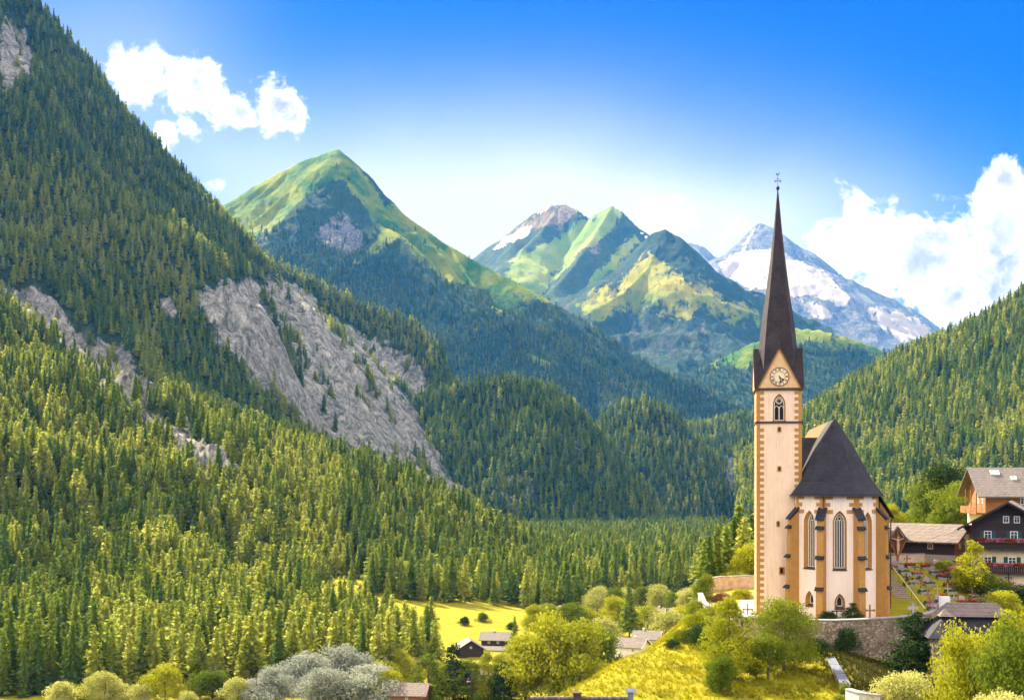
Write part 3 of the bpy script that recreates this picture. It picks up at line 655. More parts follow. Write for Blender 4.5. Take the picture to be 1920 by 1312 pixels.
def forest(name, pts, kind, scale, protos, label):
    """a wood nobody could count: ONE object that carries its trees"""
    me = bpy.data.meshes.new(name); me.vertices.add(len(pts)); me.vertices.foreach_set('co', np.asarray(pts, np.float32).ravel())
    scale = np.asarray(scale, float); wd_ = rng.uniform(0.78, 1.4, len(pts))
    for nm, ty, val in (('kind', 'INT', kind), ('tree_scale', 'FLOAT_VECTOR', np.stack([scale * wd_, scale * wd_, scale], -1)), ('turn', 'FLOAT', rng.uniform(0, 6.283, len(pts)))):
        at = me.attributes.new(nm, ty, 'POINT'); at.data.foreach_set('vector' if ty == 'FLOAT_VECTOR' else 'value', np.asarray(val, np.int32 if ty == 'INT' else np.float32).ravel())
    o = link(bpy.data.objects.new(name, me)); tag(o, label, 'forest', None, 'stuff')
    g = bpy.data.node_groups.new(name + '_trees', 'GeometryNodeTree')
    g.interface.new_socket('Geometry', in_out='INPUT', socket_type='NodeSocketGeometry'); g.interface.new_socket('Geometry', in_out='OUTPUT', socket_type='NodeSocketGeometry')
    N = g.nodes; L = g.links; gi = N.new('NodeGroupInput'); go = N.new('NodeGroupOutput'); jn = N.new('GeometryNodeJoinGeometry')
    def attr(nm, ty):
        a = N.new('GeometryNodeInputNamedAttribute'); a.data_type = ty; a.inputs['Name'].default_value = nm; return a.outputs['Attribute']
    ka, sa, ta = attr('kind', 'INT'), attr('tree_scale', 'FLOAT_VECTOR'), attr('turn', 'FLOAT')
    rot = N.new('ShaderNodeCombineXYZ'); L.new(ta, rot.inputs[2])
    for i, p in enumerate(protos):
        if not np.any(kind == i): continue
        cmp = N.new('FunctionNodeCompare'); cmp.data_type = 'INT'; cmp.operation = 'EQUAL'
        ins = [s_ for s_ in cmp.inputs if s_.enabled]; L.new(ka, ins[0]); ins[1].default_value = i
        oi = N.new('GeometryNodeObjectInfo'); oi.inputs['Object'].default_value = p; oi.inputs['As Instance'].default_value = True
        io = N.new('GeometryNodeInstanceOnPoints'); L.new(gi.outputs[0], io.inputs['Points']); L.new(cmp.outputs[0], io.inputs['Selection'])
        L.new(oi.outputs['Geometry'], io.inputs['Instance']); L.new(rot.outputs[0], io.inputs['Rotation']); L.new(sa, io.inputs['Scale'])
        L.new(io.outputs[0], jn.inputs[0])
    L.new(jn.outputs[0], go.inputs[0])
    md = o.modifiers.new('trees', 'NODES'); md.node_group = g
    return o
def kinds_for(pts, larch_p, ns, nl):
    n = len(pts); lar = rng.random(n) < larch_p
    return np.where(lar, ns + rng.integers(0, nl, n), rng.integers(0, ns, n)), lar
def patchy(x, y, lam, seed): return 0.5 + 0.5 * np.clip(fbm(x / lam, y / lam, seed, 3) * 2.2, -1, 1)

MEADOW = [(612, 1122), (655, 1100), (700, 1105), (790, 1135), (900, 1142), (985, 1160), (985, 1400), (812, 1400), (815, 1215), (735, 1165), (640, 1140)]
def allow_left(px, py, x, y, rk, gr, sn):
    p = np.where(rk > 0.22, np.where(fbm(x / 45, y / 45, 88, 4) > 0.36, 0.7, 0.02), 0.97)
    return np.where(in_poly(px, py, MEADOW), 0.0, p)
near_pts = LEFT.trees(6.6, rng, 25, allow_left, drange=(350, 1130))
far_pts = LEFT.trees(7.2, rng, 25, allow_left, drange=(1130, 2540))
# the flat wood at the foot of the slope and across the valley bottom stands on the valley ground itself
def ground_trees(spacing, d0, d1, pxa, pxb, allow):
    gx = np.arange((pxa - CX) / F * d1 if pxa < CX else (pxa - CX) / F * d0, (pxb - CX) / F * d1 if pxb > CX else (pxb - CX) / F * d0, spacing); gy = np.arange(d0, d1, spacing)
    x, y = np.meshgrid(gx, gy); x = x.ravel() + rng.uniform(-.48, .48, x.size) * spacing; y = y.ravel() + rng.uniform(-.48, .48, y.size) * spacing
    z = ground(x, y); px = CX + x / y * F; py = HY - (z - CZ) / y * F
    k = (px > pxa) & (px < pxb) & (y > d0) & (y < d1) & allow(px, py, x, y, z); return np.stack([x[k], y[k], z[k]], -1)
def above_left(x, y, z): return LEFT.H(x, y) < z + 1.0
GROVE = [(-60, 1130), (560, 1130), (640, 1165), (740, 1190), (812, 1215), (818, 1262), (700, 1275), (400, 1290), (120, 1300), (-60, 1320)]
grove_pts = ground_trees(6.8, 372, 700, -60, 830, lambda px, py, x, y, z: in_poly(px, py, GROVE) & above_left(x, y, z))
VALLEYWOOD = [(640, 1085), (1010, 1085), (1100, 1118), (1420, 1112), (1420, 940), (990, 940), (900, 1040)]
wood_pts = ground_trees(7.6, 620, 1950, 640, 1425, lambda px, py, x, y, z: in_poly(px, py, VALLEYWOOD) & above_left(x, y, z))
# trees along the upper edge of the meadow
edge_pts = ground_trees(8.5, 600, 760, 690, 1090, lambda px, py, x, y, z: (py < 1140 + 0.055 * (px - 850)) & (py > 1085) & above_left(x, y, z))

ps = np.concatenate([near_pts, grove_pts, wood_pts, edge_pts])
# larches fill the sunny lower grove and patches of the slope, spruces the rest
pxs_ = CX + ps[:, 0] / ps[:, 1] * F; pys_ = HY - (ps[:, 2] - CZ) / ps[:, 1] * F
lp = 0.22 + 0.6 * (patchy(ps[:, 0], ps[:, 1], 70, 5) > 0.5)
lp = np.where((pys_ > 1190) & (pxs_ > 180), 0.8, lp); lp = np.where((pxs_ < 130) & (pys_ > 1150), 0.12, lp)
lp = np.where((pxs_ > 640) & (pys_ < 1150), 0.30, lp)
kd, lar = kinds_for(ps, lp, 3, 3)
kd = np.where(rng.random(len(ps)) < 0.13, np.where(lar, 6, 7), kd)
hs_ = (0.48 + 0.56 * rng.random(len(ps)) ** 0.8) * np.where(lar, 0.95, 1.05)
# individuals: the 300 that show largest, none hidden by a nearer one in the same few pixels
order = np.argsort(ps[:, 1]); taken = {}; pick = []
for i in order:
    if pxs_[i] < -5 or pxs_[i] > 1925 or pys_[i] > 1312 + 25 * F / ps[i, 1] * 0.6: continue
    top = pys_[i] - 25 * hs_[i] * F / ps[i, 1]; key = (int(pxs_[i] // 17), int(top // 26))
    if key in taken: continue
    taken[key] = 1; pick.append(i)
    if len(pick) >= 296: break
pick = np.array(pick); rest = np.setdiff1d(np.arange(len(ps)), pick)
def copy_tree(kind, v, loc, s, rz, label, group, squash=1.0):
    cm, tm = NEAR[kind][v]
    e = empty('%s_tree' % kind, loc, rz, label, 'tree', group); e.scale = (s * squash, s * squash, s)
    link(bpy.data.objects.new('crown', cm), e); link(bpy.data.objects.new('trunk', tm), e); return e
def nth(rank, key):
    rank[key] = n = rank.get(key, 0) + 1; return '%d%s' % (n, 'th' if 10 < n % 100 < 14 else {1: 'st', 2: 'nd', 3: 'rd'}.get(n % 10, 'th'))
def zone(px, py):
    if py > 1215: return 'at the front edge of the wood' if px > 200 else 'in the dark corner stand'
    if px > 640: return 'along the upper meadow edge'
    if px < 300: return 'on the slope above the corner stand'
    return 'on the slope above the larch grove'
rank = {}
for i in sorted(pick, key=lambda q: pxs_[q]):
    k = 'larch' if lar[i] else 'spruce'; zn = zone(pxs_[i], pys_[i])
    copy_tree(k, int(rng.integers(0, 4)), tuple(ps[i]), float(hs_[i]), float(rng.uniform(0, 6.28)),
              ('pale larch ' if lar[i] else 'dark spruce ') + zn + ', ' + nth(rank, (k, zn)) + ' in from the frame edge', ('larches ' if lar[i] else 'spruces ') + zn)
forest('forest', ps[rest], kd[rest], hs_[rest], PROTO_NEAR, 'dense spruce and larch wood covering the near slope and the valley bottom')

fx = CX + far_pts[:, 0] / far_pts[:, 1] * F; fy = HY - (far_pts[:, 2] - CZ) / far_pts[:, 1] * F
flp = 0.2 + 0.55 * (patchy(far_pts[:, 0], far_pts[:, 1], 110, 15) > 0.55)
flp = np.where(in_poly(fx, fy, [(-40, 350), (120, 330), (240, 350), (350, 450), (370, 560), (200, 520), (-40, 560)]), 0.85, flp); flp = np.where(in_poly(fx, fy, [(-40, -60), (100, -60), (300, 260), (420, 450), (300, 420), (100, 330), (-40, 320)]), 0.15, flp)  # extra pale larches on the upper spur stand in for sunlit crowns
k2, _ = kinds_for(far_pts, flp, 3, 3)
forest('forest', far_pts, k2, 0.45 + 0.7 * rng.random(len(far_pts)) ** 0.8, PROTO_FAR, 'conifer wood on the upper ridges and spurs above the grey rock wall')
def hill_wood(M, spacing, protos, label, lp, allow=None, smin=0.65, smax=1.1, drange=None):
    pts = M.trees(spacing, rng, 24, allow or (lambda px, py, x, y, rk, gr, sn: np.where(rk > 0.55, 0.15, np.where(gr > 0.5, 0.0, 0.96))), drange=drange)
    ns = len(protos) // 2; k, _ = kinds_for(pts, lp + 0.35 * (patchy(pts[:, 0], pts[:, 1], 120, 25) > 0.6), ns, ns)
    forest('forest', pts, k, rng.uniform(smin, smax, len(pts)), protos, label); return len(pts)
cnt = [len(ps), len(far_pts)]
cnt.append(hill_wood(KNOLL, 8.0, PROTO_FAR, 'spruces crowding the rounded knoll in the valley', 0.08))
cnt.append(hill_wood(KNOLL2, 8.6, PROTO_FAR, 'spruces on the second knoll and the low ridge behind the tower', 0.08))
cnt.append(hill_wood(RIGHT, 8.4, PROTO_FAR, 'spruce wood on the mountainside behind the chalets', 0.22))
def allow_peak(px, py, x, y, rk, gr, sn):
    line = np.interp(px, [240, 420, 520, 600, 700, 760, 850, 960, 1060, 1200, 1480], [440, 440, 420, 415, 440, 470, 540, 560, 590, 660, 700])
    p = np.where(py > line + 40, 0.85, np.where(py > line, 0.4, 0.03)); return p * np.where(gr > 0.5, 0.2, 1) * np.where(rk > 0.5, 0.25, 1)
cnt.append(hill_wood(PEAK, 13.0, PROTO_TINY, 'blue-green forest on the lower flanks of the pointed green peak', 0.25, allow_peak, 0.7, 1.2, (2900, 4700)))
cnt.append(hill_wood(MID, 17.0, PROTO_TINY, 'woods scattered on the grassy hill beyond the spire', 0.25, lambda px, py, x, y, rk, gr, sn: np.where(gr > 0.4, 0.06, np.where(py > 655, 0.8, 0.25)), 0.7, 1.2))
print('TREES', cnt, 'individual', len(pick))
# ------------------------------------------------------------------ the church
m_plaster = mat('cream_plaster', (0.74, 0.52, 0.34), (0.86, 0.64, 0.44), 0.9, 0.9, 0.25, 6.0, lo=0.25, hi=0.75, stretch=(1, 1, 0.55))
m_white = mat('pale_plaster', (0.78, 0.61, 0.48), (0.88, 0.72, 0.58), 0.8, 0.9, 0.2, 6.0, lo=0.25, hi=0.75, stretch=(1, 1, 0.5))
def streaky(m, dark, amt=0.55):
    """rain streaks and damp running down a rendered wall"""
    N = m.node_tree.nodes; L = m.node_tree.links; b = N['Principled BSDF']; src = b.inputs['Base Color'].links[0].from_socket
    tc = N.new('ShaderNodeTexCoord'); mp = N.new('ShaderNodeMapping'); mp.inputs['Scale'].default_value = (2.2, 2.2, 0.12); L.new(tc.outputs['Object'], mp.inputs[0])
    n = N.new('ShaderNodeTexNoise'); n.inputs['Scale'].default_value = 1.0; n.inputs['Detail'].default_value = 8; n.inputs['Roughness'].default_value = 0.7; L.new(mp.outputs[0], n.inputs['Vector'])
    r = N.new('ShaderNodeMapRange'); r.inputs['From Min'].default_value = 0.5; r.inputs['From Max'].default_value = 0.78; r.inputs['To Max'].default_value = amt; L.new(n.outputs['Fac'], r.inputs['Value'])
    x = N.new('ShaderNodeMixRGB'); L.new(r.outputs[0], x.inputs[0]); L.new(src, x.inputs[1]); x.inputs[2].default_value = (*dark, 1); L.new(x.outputs[0], b.inputs['Base Color'])
streaky(m_plaster, (0.42, 0.28, 0.17)); streaky(m_white, (0.50, 0.38, 0.28))
m_ochre = mat('ochre_render', (0.36, 0.175, 0.038), (0.48, 0.245, 0.065), 1.6, 0.9, 0.3, 7.0, lo=0.25, hi=0.75)
streaky(m_ochre, (0.2, 0.09, 0.025), 0.5)
m_cornice = mat('dark_cornice_stone', (0.05, 0.030, 0.022), (0.09, 0.05, 0.035), 3.0, 0.8)
m_glass = mat('old_leaded_glass', (0.020, 0.024, 0.026), (0.055, 0.06, 0.06), 9.0, 0.25, 0.3, 30.0, spec=0.5)
m_tracery = mat('pale_tracery_stone', (0.62, 0.52, 0.38), (0.74, 0.64, 0.50), 5.0, 0.85)
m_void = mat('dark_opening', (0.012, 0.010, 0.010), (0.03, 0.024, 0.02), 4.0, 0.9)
m_metal = mat('weathered_blue_iron', (0.04, 0.10, 0.16), (0.10, 0.2, 0.26), 8.0, 0.45, spec=0.6)
m_black = mat('black_iron', (0.012, 0.011, 0.011), (0.03, 0.026, 0.024), 9.0, 0.6)
m_gold = mat('gilt_metal', (0.5, 0.3, 0.05), (0.65, 0.42, 0.1), 6.0, 0.35, spec=0.6)
def shingle_mat(name, c1, c2, c3, course=0.32, width=0.22, bump=0.6):
    """rows of small shingles: every course and every piece a slightly different tone"""
    m, nt, N, L, b = new_mat(name); b.inputs['Roughness'].default_value = 0.75; b.inputs['Specular IOR Level'].default_value = 0.35
    tc = N.new('ShaderNodeTexCoord'); sp = N.new('ShaderNodeSeparateXYZ'); L.new(tc.outputs['Object'], sp.inputs[0])
    ad = N.new('ShaderNodeMath'); ad.operation = 'ADD'; L.new(sp.outputs[0], ad.inputs[0]); L.new(sp.outputs[1], ad.inputs[1])
    cb = N.new('ShaderNodeCombineXYZ'); L.new(ad.outputs[0], cb.inputs[0]); L.new(sp.outputs[2], cb.inputs[1])
    br = N.new('ShaderNodeTexBrick'); br.inputs['Scale'].default_value = 1.0; br.inputs['Brick Width'].default_value = width; br.inputs['Row Height'].default_value = course
    br.inputs['Mortar Size'].default_value = 0.025; br.inputs['Mortar Smooth'].default_value = 0.2; br.inputs['Bias'].default_value = 0.0
    br.inputs['Color1'].default_value = (*c1, 1); br.inputs['Color2'].default_value = (*c2, 1); br.inputs['Mortar'].default_value = (*[q * 0.45 for q in c1], 1)
    L.new(cb.outputs[0], br.inputs['Vector'])
    n = N.new('ShaderNodeTexNoise'); n.inputs['Scale'].default_value = 0.5; n.inputs['Detail'].default_value = 8; n.inputs['Roughness'].default_value = 0.7; L.new(tc.outputs['Object'], n.inputs['Vector'])
    r = N.new('ShaderNodeValToRGB'); r.color_ramp.elements[0].position = 0.42; r.color_ramp.elements[1].position = 0.7; L.new(n.outputs['Fac'], r.inputs[0])
    mx = N.new('ShaderNodeMixRGB'); L.new(r.outputs[0], mx.inputs[0]); L.new(br.outputs['Color'], mx.inputs[1]); mx.inputs[2].default_value = (*c3, 1); L.new(mx.outputs[0], b.inputs['Base Color'])
    bp = N.new('ShaderNodeBump'); bp.inputs['Strength'].default_value = bump; bp.inputs['Distance'].default_value = 0.05; L.new(br.outputs['Fac'], bp.inputs['Height']); bp.invert = True; L.new(bp.outputs[0], b.inputs['Normal'])
    return m
m_spire = shingle_mat('dark_larch_shingle', (0.014, 0.010, 0.013), (0.036, 0.025, 0.028), (0.046, 0.033, 0.034), 0.30, 0.2)
m_slate = shingle_mat('blue_black_slate', (0.008, 0.008, 0.013), (0.024, 0.022, 0.030), (0.030, 0.028, 0.034), 0.3, 0.22)
m_goldroof = shingle_mat('golden_larch_shingle', (0.11, 0.058, 0.003), (0.16, 0.09, 0.006), (0.14, 0.085, 0.006), 0.35, 0.25)

ZB = 1.3
RCH = 5.48                                   # inradius of the polygonal choir end
church = empty('church', (45.08, 172.4, ZB), R(-8.5), 'tall cream Gothic church with ochre quoins and a needle spire on the hill', 'church')
def LZ(z): return z - ZB
TX, TY, TH = -7.69, 2.56, 3.1                # tower centre and half width

def arch(cx, z0, z1, w, n=7):
    """pointed Gothic outline, counter-clockwise from bottom left, in (u, z)"""
    hw = w / 2; rise = min(w * 0.92, z1 - z0); zs = z1 - rise
    rad = (hw * hw + rise * rise) / (2 * hw); pts = [(cx - hw, z0), (cx + hw, z0)]
    a1 = math.atan2(rise, rad - hw)
    for i in range(n + 1):
        a = a1 * i / n; pts.append((cx + hw - rad + rad * math.cos(a), zs + rad * math.sin(a)))
    for i in range(n - 1, -1, -1):
        a = a1 * i / n; pts.append((cx - hw + rad - rad * math.cos(a), zs + rad * math.sin(a)))
    return pts
def rect(cx, z0, z1, w): return [(cx - w / 2, z0), (cx + w / 2, z0), (cx + w / 2, z1), (cx - w / 2, z1)]

class Panel:
    """a vertical wall plane: origin, direction u along it, inward normal"""
    def __init__(s, a, b):
        s.a = Vector((a[0], a[1], 0)); s.u = (Vector((b[0], b[1], 0)) - s.a); s.w = s.u.length; s.u.normalize()
        s.n = Vector((s.u.y, -s.u.x, 0))     # outward when walking with the outside on the right hand
        s.holes = []
    def pt(s, u, z, d=0.0): return s.a + s.u * u + Vector((0, 0, z)) - s.n * d
    def wall(s, mb, z0, z1, top=None):
        outer = [(0, z0), (s.w, z0)] + (top or [(s.w, z1), (0, z1)])
        loops = [[Vector((u, z, 0)) for u, z in q] for q in [outer] + s.holes]
        tri = tessellate_polygon(loops); flat = [q for l in loops for q in l]
        mb.add([s.pt(q.x, q.y) for q in flat], tri)
def opening(pan, outer, inner, depth, parent, name, mat_reveal, mat_pane=None):
    """cuts a hole, lines it with a splayed reveal (the part) and closes it with a recessed pane (sub-part)"""
    pan.holes.append(outer); n = len(outer); mb = MB()
    mb.add([pan.pt(u, z) for u, z in outer] + [pan.pt(u, z, depth) for u, z in inner], [(i, (i + 1) % n, n + (i + 1) % n, n + i) for i in range(n)])
    o = mb.build(name, mat_reveal, parent)
    pb = MB(); pb.add([pan.pt(u, z, depth + 0.02) for u, z in inner], [tuple(range(n))]); pb.build('pane', mat_pane or m_glass, o)
    return o
def pbox(mb, pan, u0, u1, z0, z1, d0, d1):
    vs = [pan.pt(u, z, d) for d in (d0, d1) for z in (z0, z1) for u in (u0, u1)]
    mb.add(vs, [(0, 1, 3, 2), (5, 4, 6, 7), (1, 5, 7, 3), (4, 0, 2, 6), (2, 3, 7, 6), (0, 4, 5, 1)])
def ring_bar(mb, pan, cu, cz, r, w, d, n=12, a0=0, a1=6.2832):
    p = [pan.pt(cu + r * math.cos(a0 + (a1 - a0) * i / n), cz + r * math.sin(a0 + (a1 - a0) * i / n), d) for i in range(n + 1)]
    for a, b in zip(p[:-1], p[1:]): mb.bar(a, b, w, w, pan.n)
def outline_bar(mb, pan, pts, w, d, closed=True):
    q = [pan.pt(u, z, d) for u, z in pts]
    for a, b in zip(q, q[1:] + (q[:1] if closed else [])): 
        if (a - b).length > 1e-4: mb.bar(a, b, w, w, pan.n)
def tall_window(pan, cx, z0, z1, w, wi, nm, depth=0.55, shift=0.0):
    o = opening(pan, arch(cx, z0, z1, w), arch(cx + shift, z0 + 0.25, z1 - 0.45, wi), depth, church, 'window', m_ochre)
    inn = arch(cx + shift, z0 + 0.25, z1 - 0.45, wi); zs = z1 - 0.45 - wi * 0.92; d = depth - 0.05
    fr = MB(); outline_bar(fr, pan, inn, 0.12, d); fr.build('frame', m_tracery, o)
    for k in range(1, nm + 1):
        u = cx + shift - wi / 2 + wi * k / (nm + 1); mb = MB(); pbox(mb, pan, u - 0.045, u + 0.045, z0 + 0.25, zs + 0.05, d - 0.06, d + 0.05); mb.build('mullion', m_tracery, o)
    tr = MB(); ring_bar(tr, pan, cx + shift, zs + wi * 0.42, wi * 0.2, 0.08, d, 10)
    for k in range(nm + 1):
        c = cx + shift - wi / 2 + wi * (k + .5) / (nm + 1); outline_bar(tr, pan, arch(c, zs - 0.1, zs + wi * .26, wi / (nm + 1) * 0.95, 3)[1:], 0.06, d, False)
    tr.build('tracery', m_tracery, o)
    sb = MB(); pbox(sb, pan, cx - w / 2 - 0.05, cx + w / 2 + 0.05, z0 - 0.12, z0 + 0.0, -0.10, 0.1)
    sb.add([pan.pt(cx - w / 2, z0 + 0.005, 0), pan.pt(cx + w / 2, z0 + 0.005, 0), pan.pt(cx + shift + wi / 2, z0 + 0.255, depth - .01), pan.pt(cx + shift - wi / 2, z0 + 0.255, depth - .01)], [(0, 1, 2, 3)])
    sb.build('sill', m_cornice, o)
    return o
def small_arch_window(pan, cx, z0, z1, w, shift=0.0):
    o = opening(pan, arch(cx, z0, z1, w), arch(cx + shift, z0 + 0.4, z1 - 0.4, w * 0.5), 0.6, church, 'window', m_ochre, m_void)
    fr = MB(); outline_bar(fr, pan, arch(cx + shift, z0 + 0.4, z1 - 0.4, w * 0.5), 0.10, 0.55); fr.build('frame', m_tracery, o)
    sb = MB(); sb.add([pan.pt(cx - w / 2, z0 + 0.01), pan.pt(cx + w / 2, z0 + 0.01), pan.pt(cx + shift + w * .25, z0 + 0.41, 0.59), pan.pt(cx + shift - w * .25, z0 + 0.41, 0.59)], [(0, 1, 2, 3)])
    pbox(sb, pan, cx - w / 2, cx + w / 2, z0 - 0.1, z0, -0.06, 0.05); sb.build('sill', m_cornice, o)

# ---- polygonal choir
t8 = RCH * math.tan(R(22.5)); BACK = 40.0
corners = [(-RCH, BACK), (-RCH, -t8), (-t8, -RCH), (t8, -RCH), (RCH, -t8), (RCH, BACK)]
pans = [Panel(a, b) for a, b in zip(corners[:-1], corners[1:])]
EAVE = LZ(18.0)
side = 2 * t8
tall_window(pans[1], side * 0.5, LZ(7.95), LZ(15.9), 1.95, 1.25, 3, shift=0.12)
tall_window(pans[2], side * 0.5, LZ(7.9), LZ(15.9), 1.85, 1.25, 3)
tall_window(pans[3], side * 0.5, LZ(7.9), LZ(15.7), 1.85, 1.2, 3, shift=-0.15)
small_arch_window(pans[1], side * 0.5, LZ(2.8), LZ(4.9), 1.4, 0.1)
small_arch_window(pans[2], side * 0.5, LZ(2.6), LZ(4.7), 1.4)
cw = MB()
for p in pans: p.wall(cw, 0 - 1.0, EAVE + 0.3)
cw.build('choir_wall', m_white, church)
# quoins under the eaves and ochre corner strips
def block(w, h, d=0.06):
    mb = MB(); mb.box(-w / 2, w / 2, -d, 0.02, -h / 2, h / 2); return mb.mesh('quoin', m_ochre)
q_big, q_small = block(0.95, 0.5), block(0.62, 0.5)
def put(me, pan, u, z, parent=church, name='quoin'):
    o = link(bpy.data.objects.new(name, me), parent); p = pan.pt(u, z); o.location = p; o.rotation_euler = (0, 0, math.atan2(pan.u.y, pan.u.x)); return o
for i, p in enumerate(pans[1:4]):
    st = MB(); pbox(st, p, 0, 0.42, LZ(15.0), EAVE, -0.05, 0.02); st.build('corner_strip', m_ochre, church)
    st = MB(); pbox(st, p, side - 0.42, side, LZ(15.0), EAVE, -0.05, 0.02); st.build('corner_strip', m_ochre, church)
    for k in range(3):
        put(q_small if k % 2 else q_big, p, (0.42 + (0.31 if k % 2 else 0.47)) - 0.002, EAVE - 0.35 - 0.95 * k)
        put(q_small if k % 2 else q_big, p, side - 0.42 - (0.31 if k % 2 else 0.47) + 0.002, EAVE - 0.35 - 0.95 * k)
# buttresses at the corners
def buttress(cx, cy, ang, w=0.92, scale=1.0):
    d = Vector((math.cos(ang), math.sin(ang), 0)); s = Vector((-d.y, d.x, 0)); c = Vector((cx, cy, 0))
    prof = [(-0.3, -1.0), (1.62, -1.0), (1.55, LZ(5.2)), (1.45, LZ(5.3)), (1.40, LZ(9.4)), (1.3, LZ(9.5)), (1.25, LZ(13.4)), (1.15, LZ(13.5)), (1.1, LZ(14.7)), (-0.3, LZ(16.0))]
    mb = MB(); mb.poly_prism([c + d * (r * scale) + Vector((0, 0, z)) - s * (w / 2) for r, z in prof], s * w)
    o = mb.build('buttress', m_ochre, church)
    cap = MB(); cap.poly_prism([c + d * (r * scale) + Vector((0, 0, z)) - s * (w / 2 + 0.18) for r, z in ((1.42, LZ(14.62)), (1.42, LZ(14.78)), (-0.05, LZ(16.35)), (-0.05, LZ(16.15)))], s * (w + 0.36)); cap.build('buttress_cap', m_slate, o)
    for z, r in ((5.25, 1.6), (9.45, 1.46), (13.45, 1.3)):
        l = MB(); l.poly_prism([c + d * (q * scale) + Vector((0, 0, LZ(z + e))) - s * (w / 2 + 0.14) for q, e in ((r + .28, -0.1), (r + .28, 0.02), (r - .2, 0.42), (r - .2, -0.1))], s * (w + 0.28)); l.build('drip_ledge', m_slate, o)
for i, (x, y) in enumerate(corners[1:5]):
    buttress(x * 0.985, y * 0.985, math.atan2(y, x))
# roof of choir and nave: steep, flaring at the eaves
def choir_roof():
    ro = RCH + 0.62; to = ro * math.tan(R(22.5)); zE = EAVE - 0.05; APX = LZ(28.55)
    def ring(f, z):
        k = f; return [(-ro * k, BACK, z), (-ro * k, -to * k, z), (-to * k, -ro * k, z), (to * k, -ro * k, z), (ro * k, -to * k, z), (ro * k, BACK, z)]
    rings = [ring(1.0, zE), ring(1.0, zE + 0.14), ring(0.80, zE + 1.75), ring(0.4, zE + 0.62 * (APX - zE)), ring(0.004, APX)]
    mb = MB(); vs = [q for r in rings for q in r]; fs = []
    for i in range(len(rings) - 1):
        for k in range(5): fs.append((i * 6 + k, i * 6 + k + 1, (i + 1) * 6 + k + 1, (i + 1) * 6 + k))
    mb.add(vs, fs); mb.add(rings[0], [(5, 4, 3, 2, 1, 0)]); mb.add([r[0] for r in rings] + [r[5] for r in rings[::-1]], [tuple(range(10))])
    o = mb.build('choir_roof', m_slate, church)
    g = MB(); q = [Vector(v_) + Vector((0, 0, -0.06)) for v_ in ring(1.02, zE)]
    for a, b in zip(q[:-1], q[1:]): g.bar(a, b, 0.16, 0.14)
    g.build('gutter', m_cornice, o)
    f = MB(); f.tube([(0, 0, APX - 0.1), (0, 0, APX + 1.3)], [0.05, 0.035], 6); f.lathe([(0.02, 0.3), (0.13, 0.42), (0.02, 0.55)], 8, (0, 0, APX)); f.bar((-0.3, 0, APX + 1.0), (0.3, 0, APX + 1.0), 0.07); f.build('finial', m_gold, o)
    f = MB(); f.tube([(0, 30, APX - 0.1), (0, 30, APX + 1.5)], [0.06, 0.04], 6); f.lathe([(0.02, 0.2), (0.2, 0.4), (0.02, 0.6)], 8, (0, 30, APX)); f.build('finial', m_gold, o)
choir_roof()
nr_ = MB(); nr_.poly_prism([(-6.3, 9, EAVE + 0.1), (0, 9, LZ(28.3)), (6.3, 9, EAVE + 0.1), (6.3, 9, EAVE + 0.3), (0, 9, LZ(28.62)), (-6.3, 9, EAVE + 0.3)], (0, 31.5, 0)); nr_.build('nave_roof', m_goldroof, church)
pl = MB(); pl.tube([(-t8 - 0.1, -RCH - 0.5, EAVE), (-t8 + 0.15, -RCH - 0.2, EAVE - 0.5), (-t8 + 0.15, -RCH - 0.12, LZ(14.8))], [0.06, 0.06, 0.06], 6); pl.build('drainpipe', m_black, church)
# low cross roof between tower and choir
cr = MB(); cr.add([(-9.5, 6, LZ(18.5)), (0, 6, LZ(18.5)), (0, 10.2, LZ(26.3)), (-9.5, 10.2, LZ(26.3)), (-9.5, 14.5, LZ(18.5)), (0, 14.5, LZ(18.5))], [(0, 1, 2, 3), (3, 2, 5, 4), (0, 3, 4), (1, 5, 2), (0, 4, 5, 1)])
cr.build('cross_roof', m_slate, church)
sd = MB(); sd.box(-9.2, -5.4, 6.3, 14, -1, LZ(18.6)); sd.build('sacristy_wall', m_plaster, church)
# side aisle on the right with its lean-to roof
al = Panel((RCH + 0.6, 0.6), (7.35, 0.6)); al2 = Panel((7.35, 0.6), (7.35, BACK - 4))
aw = MB(); al.wall(aw, -1.0, 0, [(al.w, LZ(15.15)), (0, LZ(17.1))]); al2.wall(aw, -1.0, LZ(15.15)); aw.build('aisle_wall', m_ochre, church)
lr = MB(); lr.poly_prism([(RCH - 0.5, 0.1, LZ(19.4)), (RCH - 0.5, 0.1, LZ(19.65)), (7.95, 0.1, LZ(15.0)), (7.95, 0.1, LZ(14.75))], (0, BACK - 4, 0)); lr.build('aisle_roof', m_slate, church)
qb = MB(); qb.box(-0.17, 0.17, -0.05, 0.02, -0.24, 0.24); qbm = qb.mesh('quoin', m_white)
for k in range(12): put(qbm, al, al.w - 0.55, LZ(14.2) - 0.95 * k)
pp = MB(); pp.tube([(7.75, 0.35, LZ(14.9)), (7.55, 0.4, LZ(14.2)), (7.5, 0.4, -0.3)], [0.09, 0.09, 0.09], 8); pp.build('drainpipe', m_cornice, church)

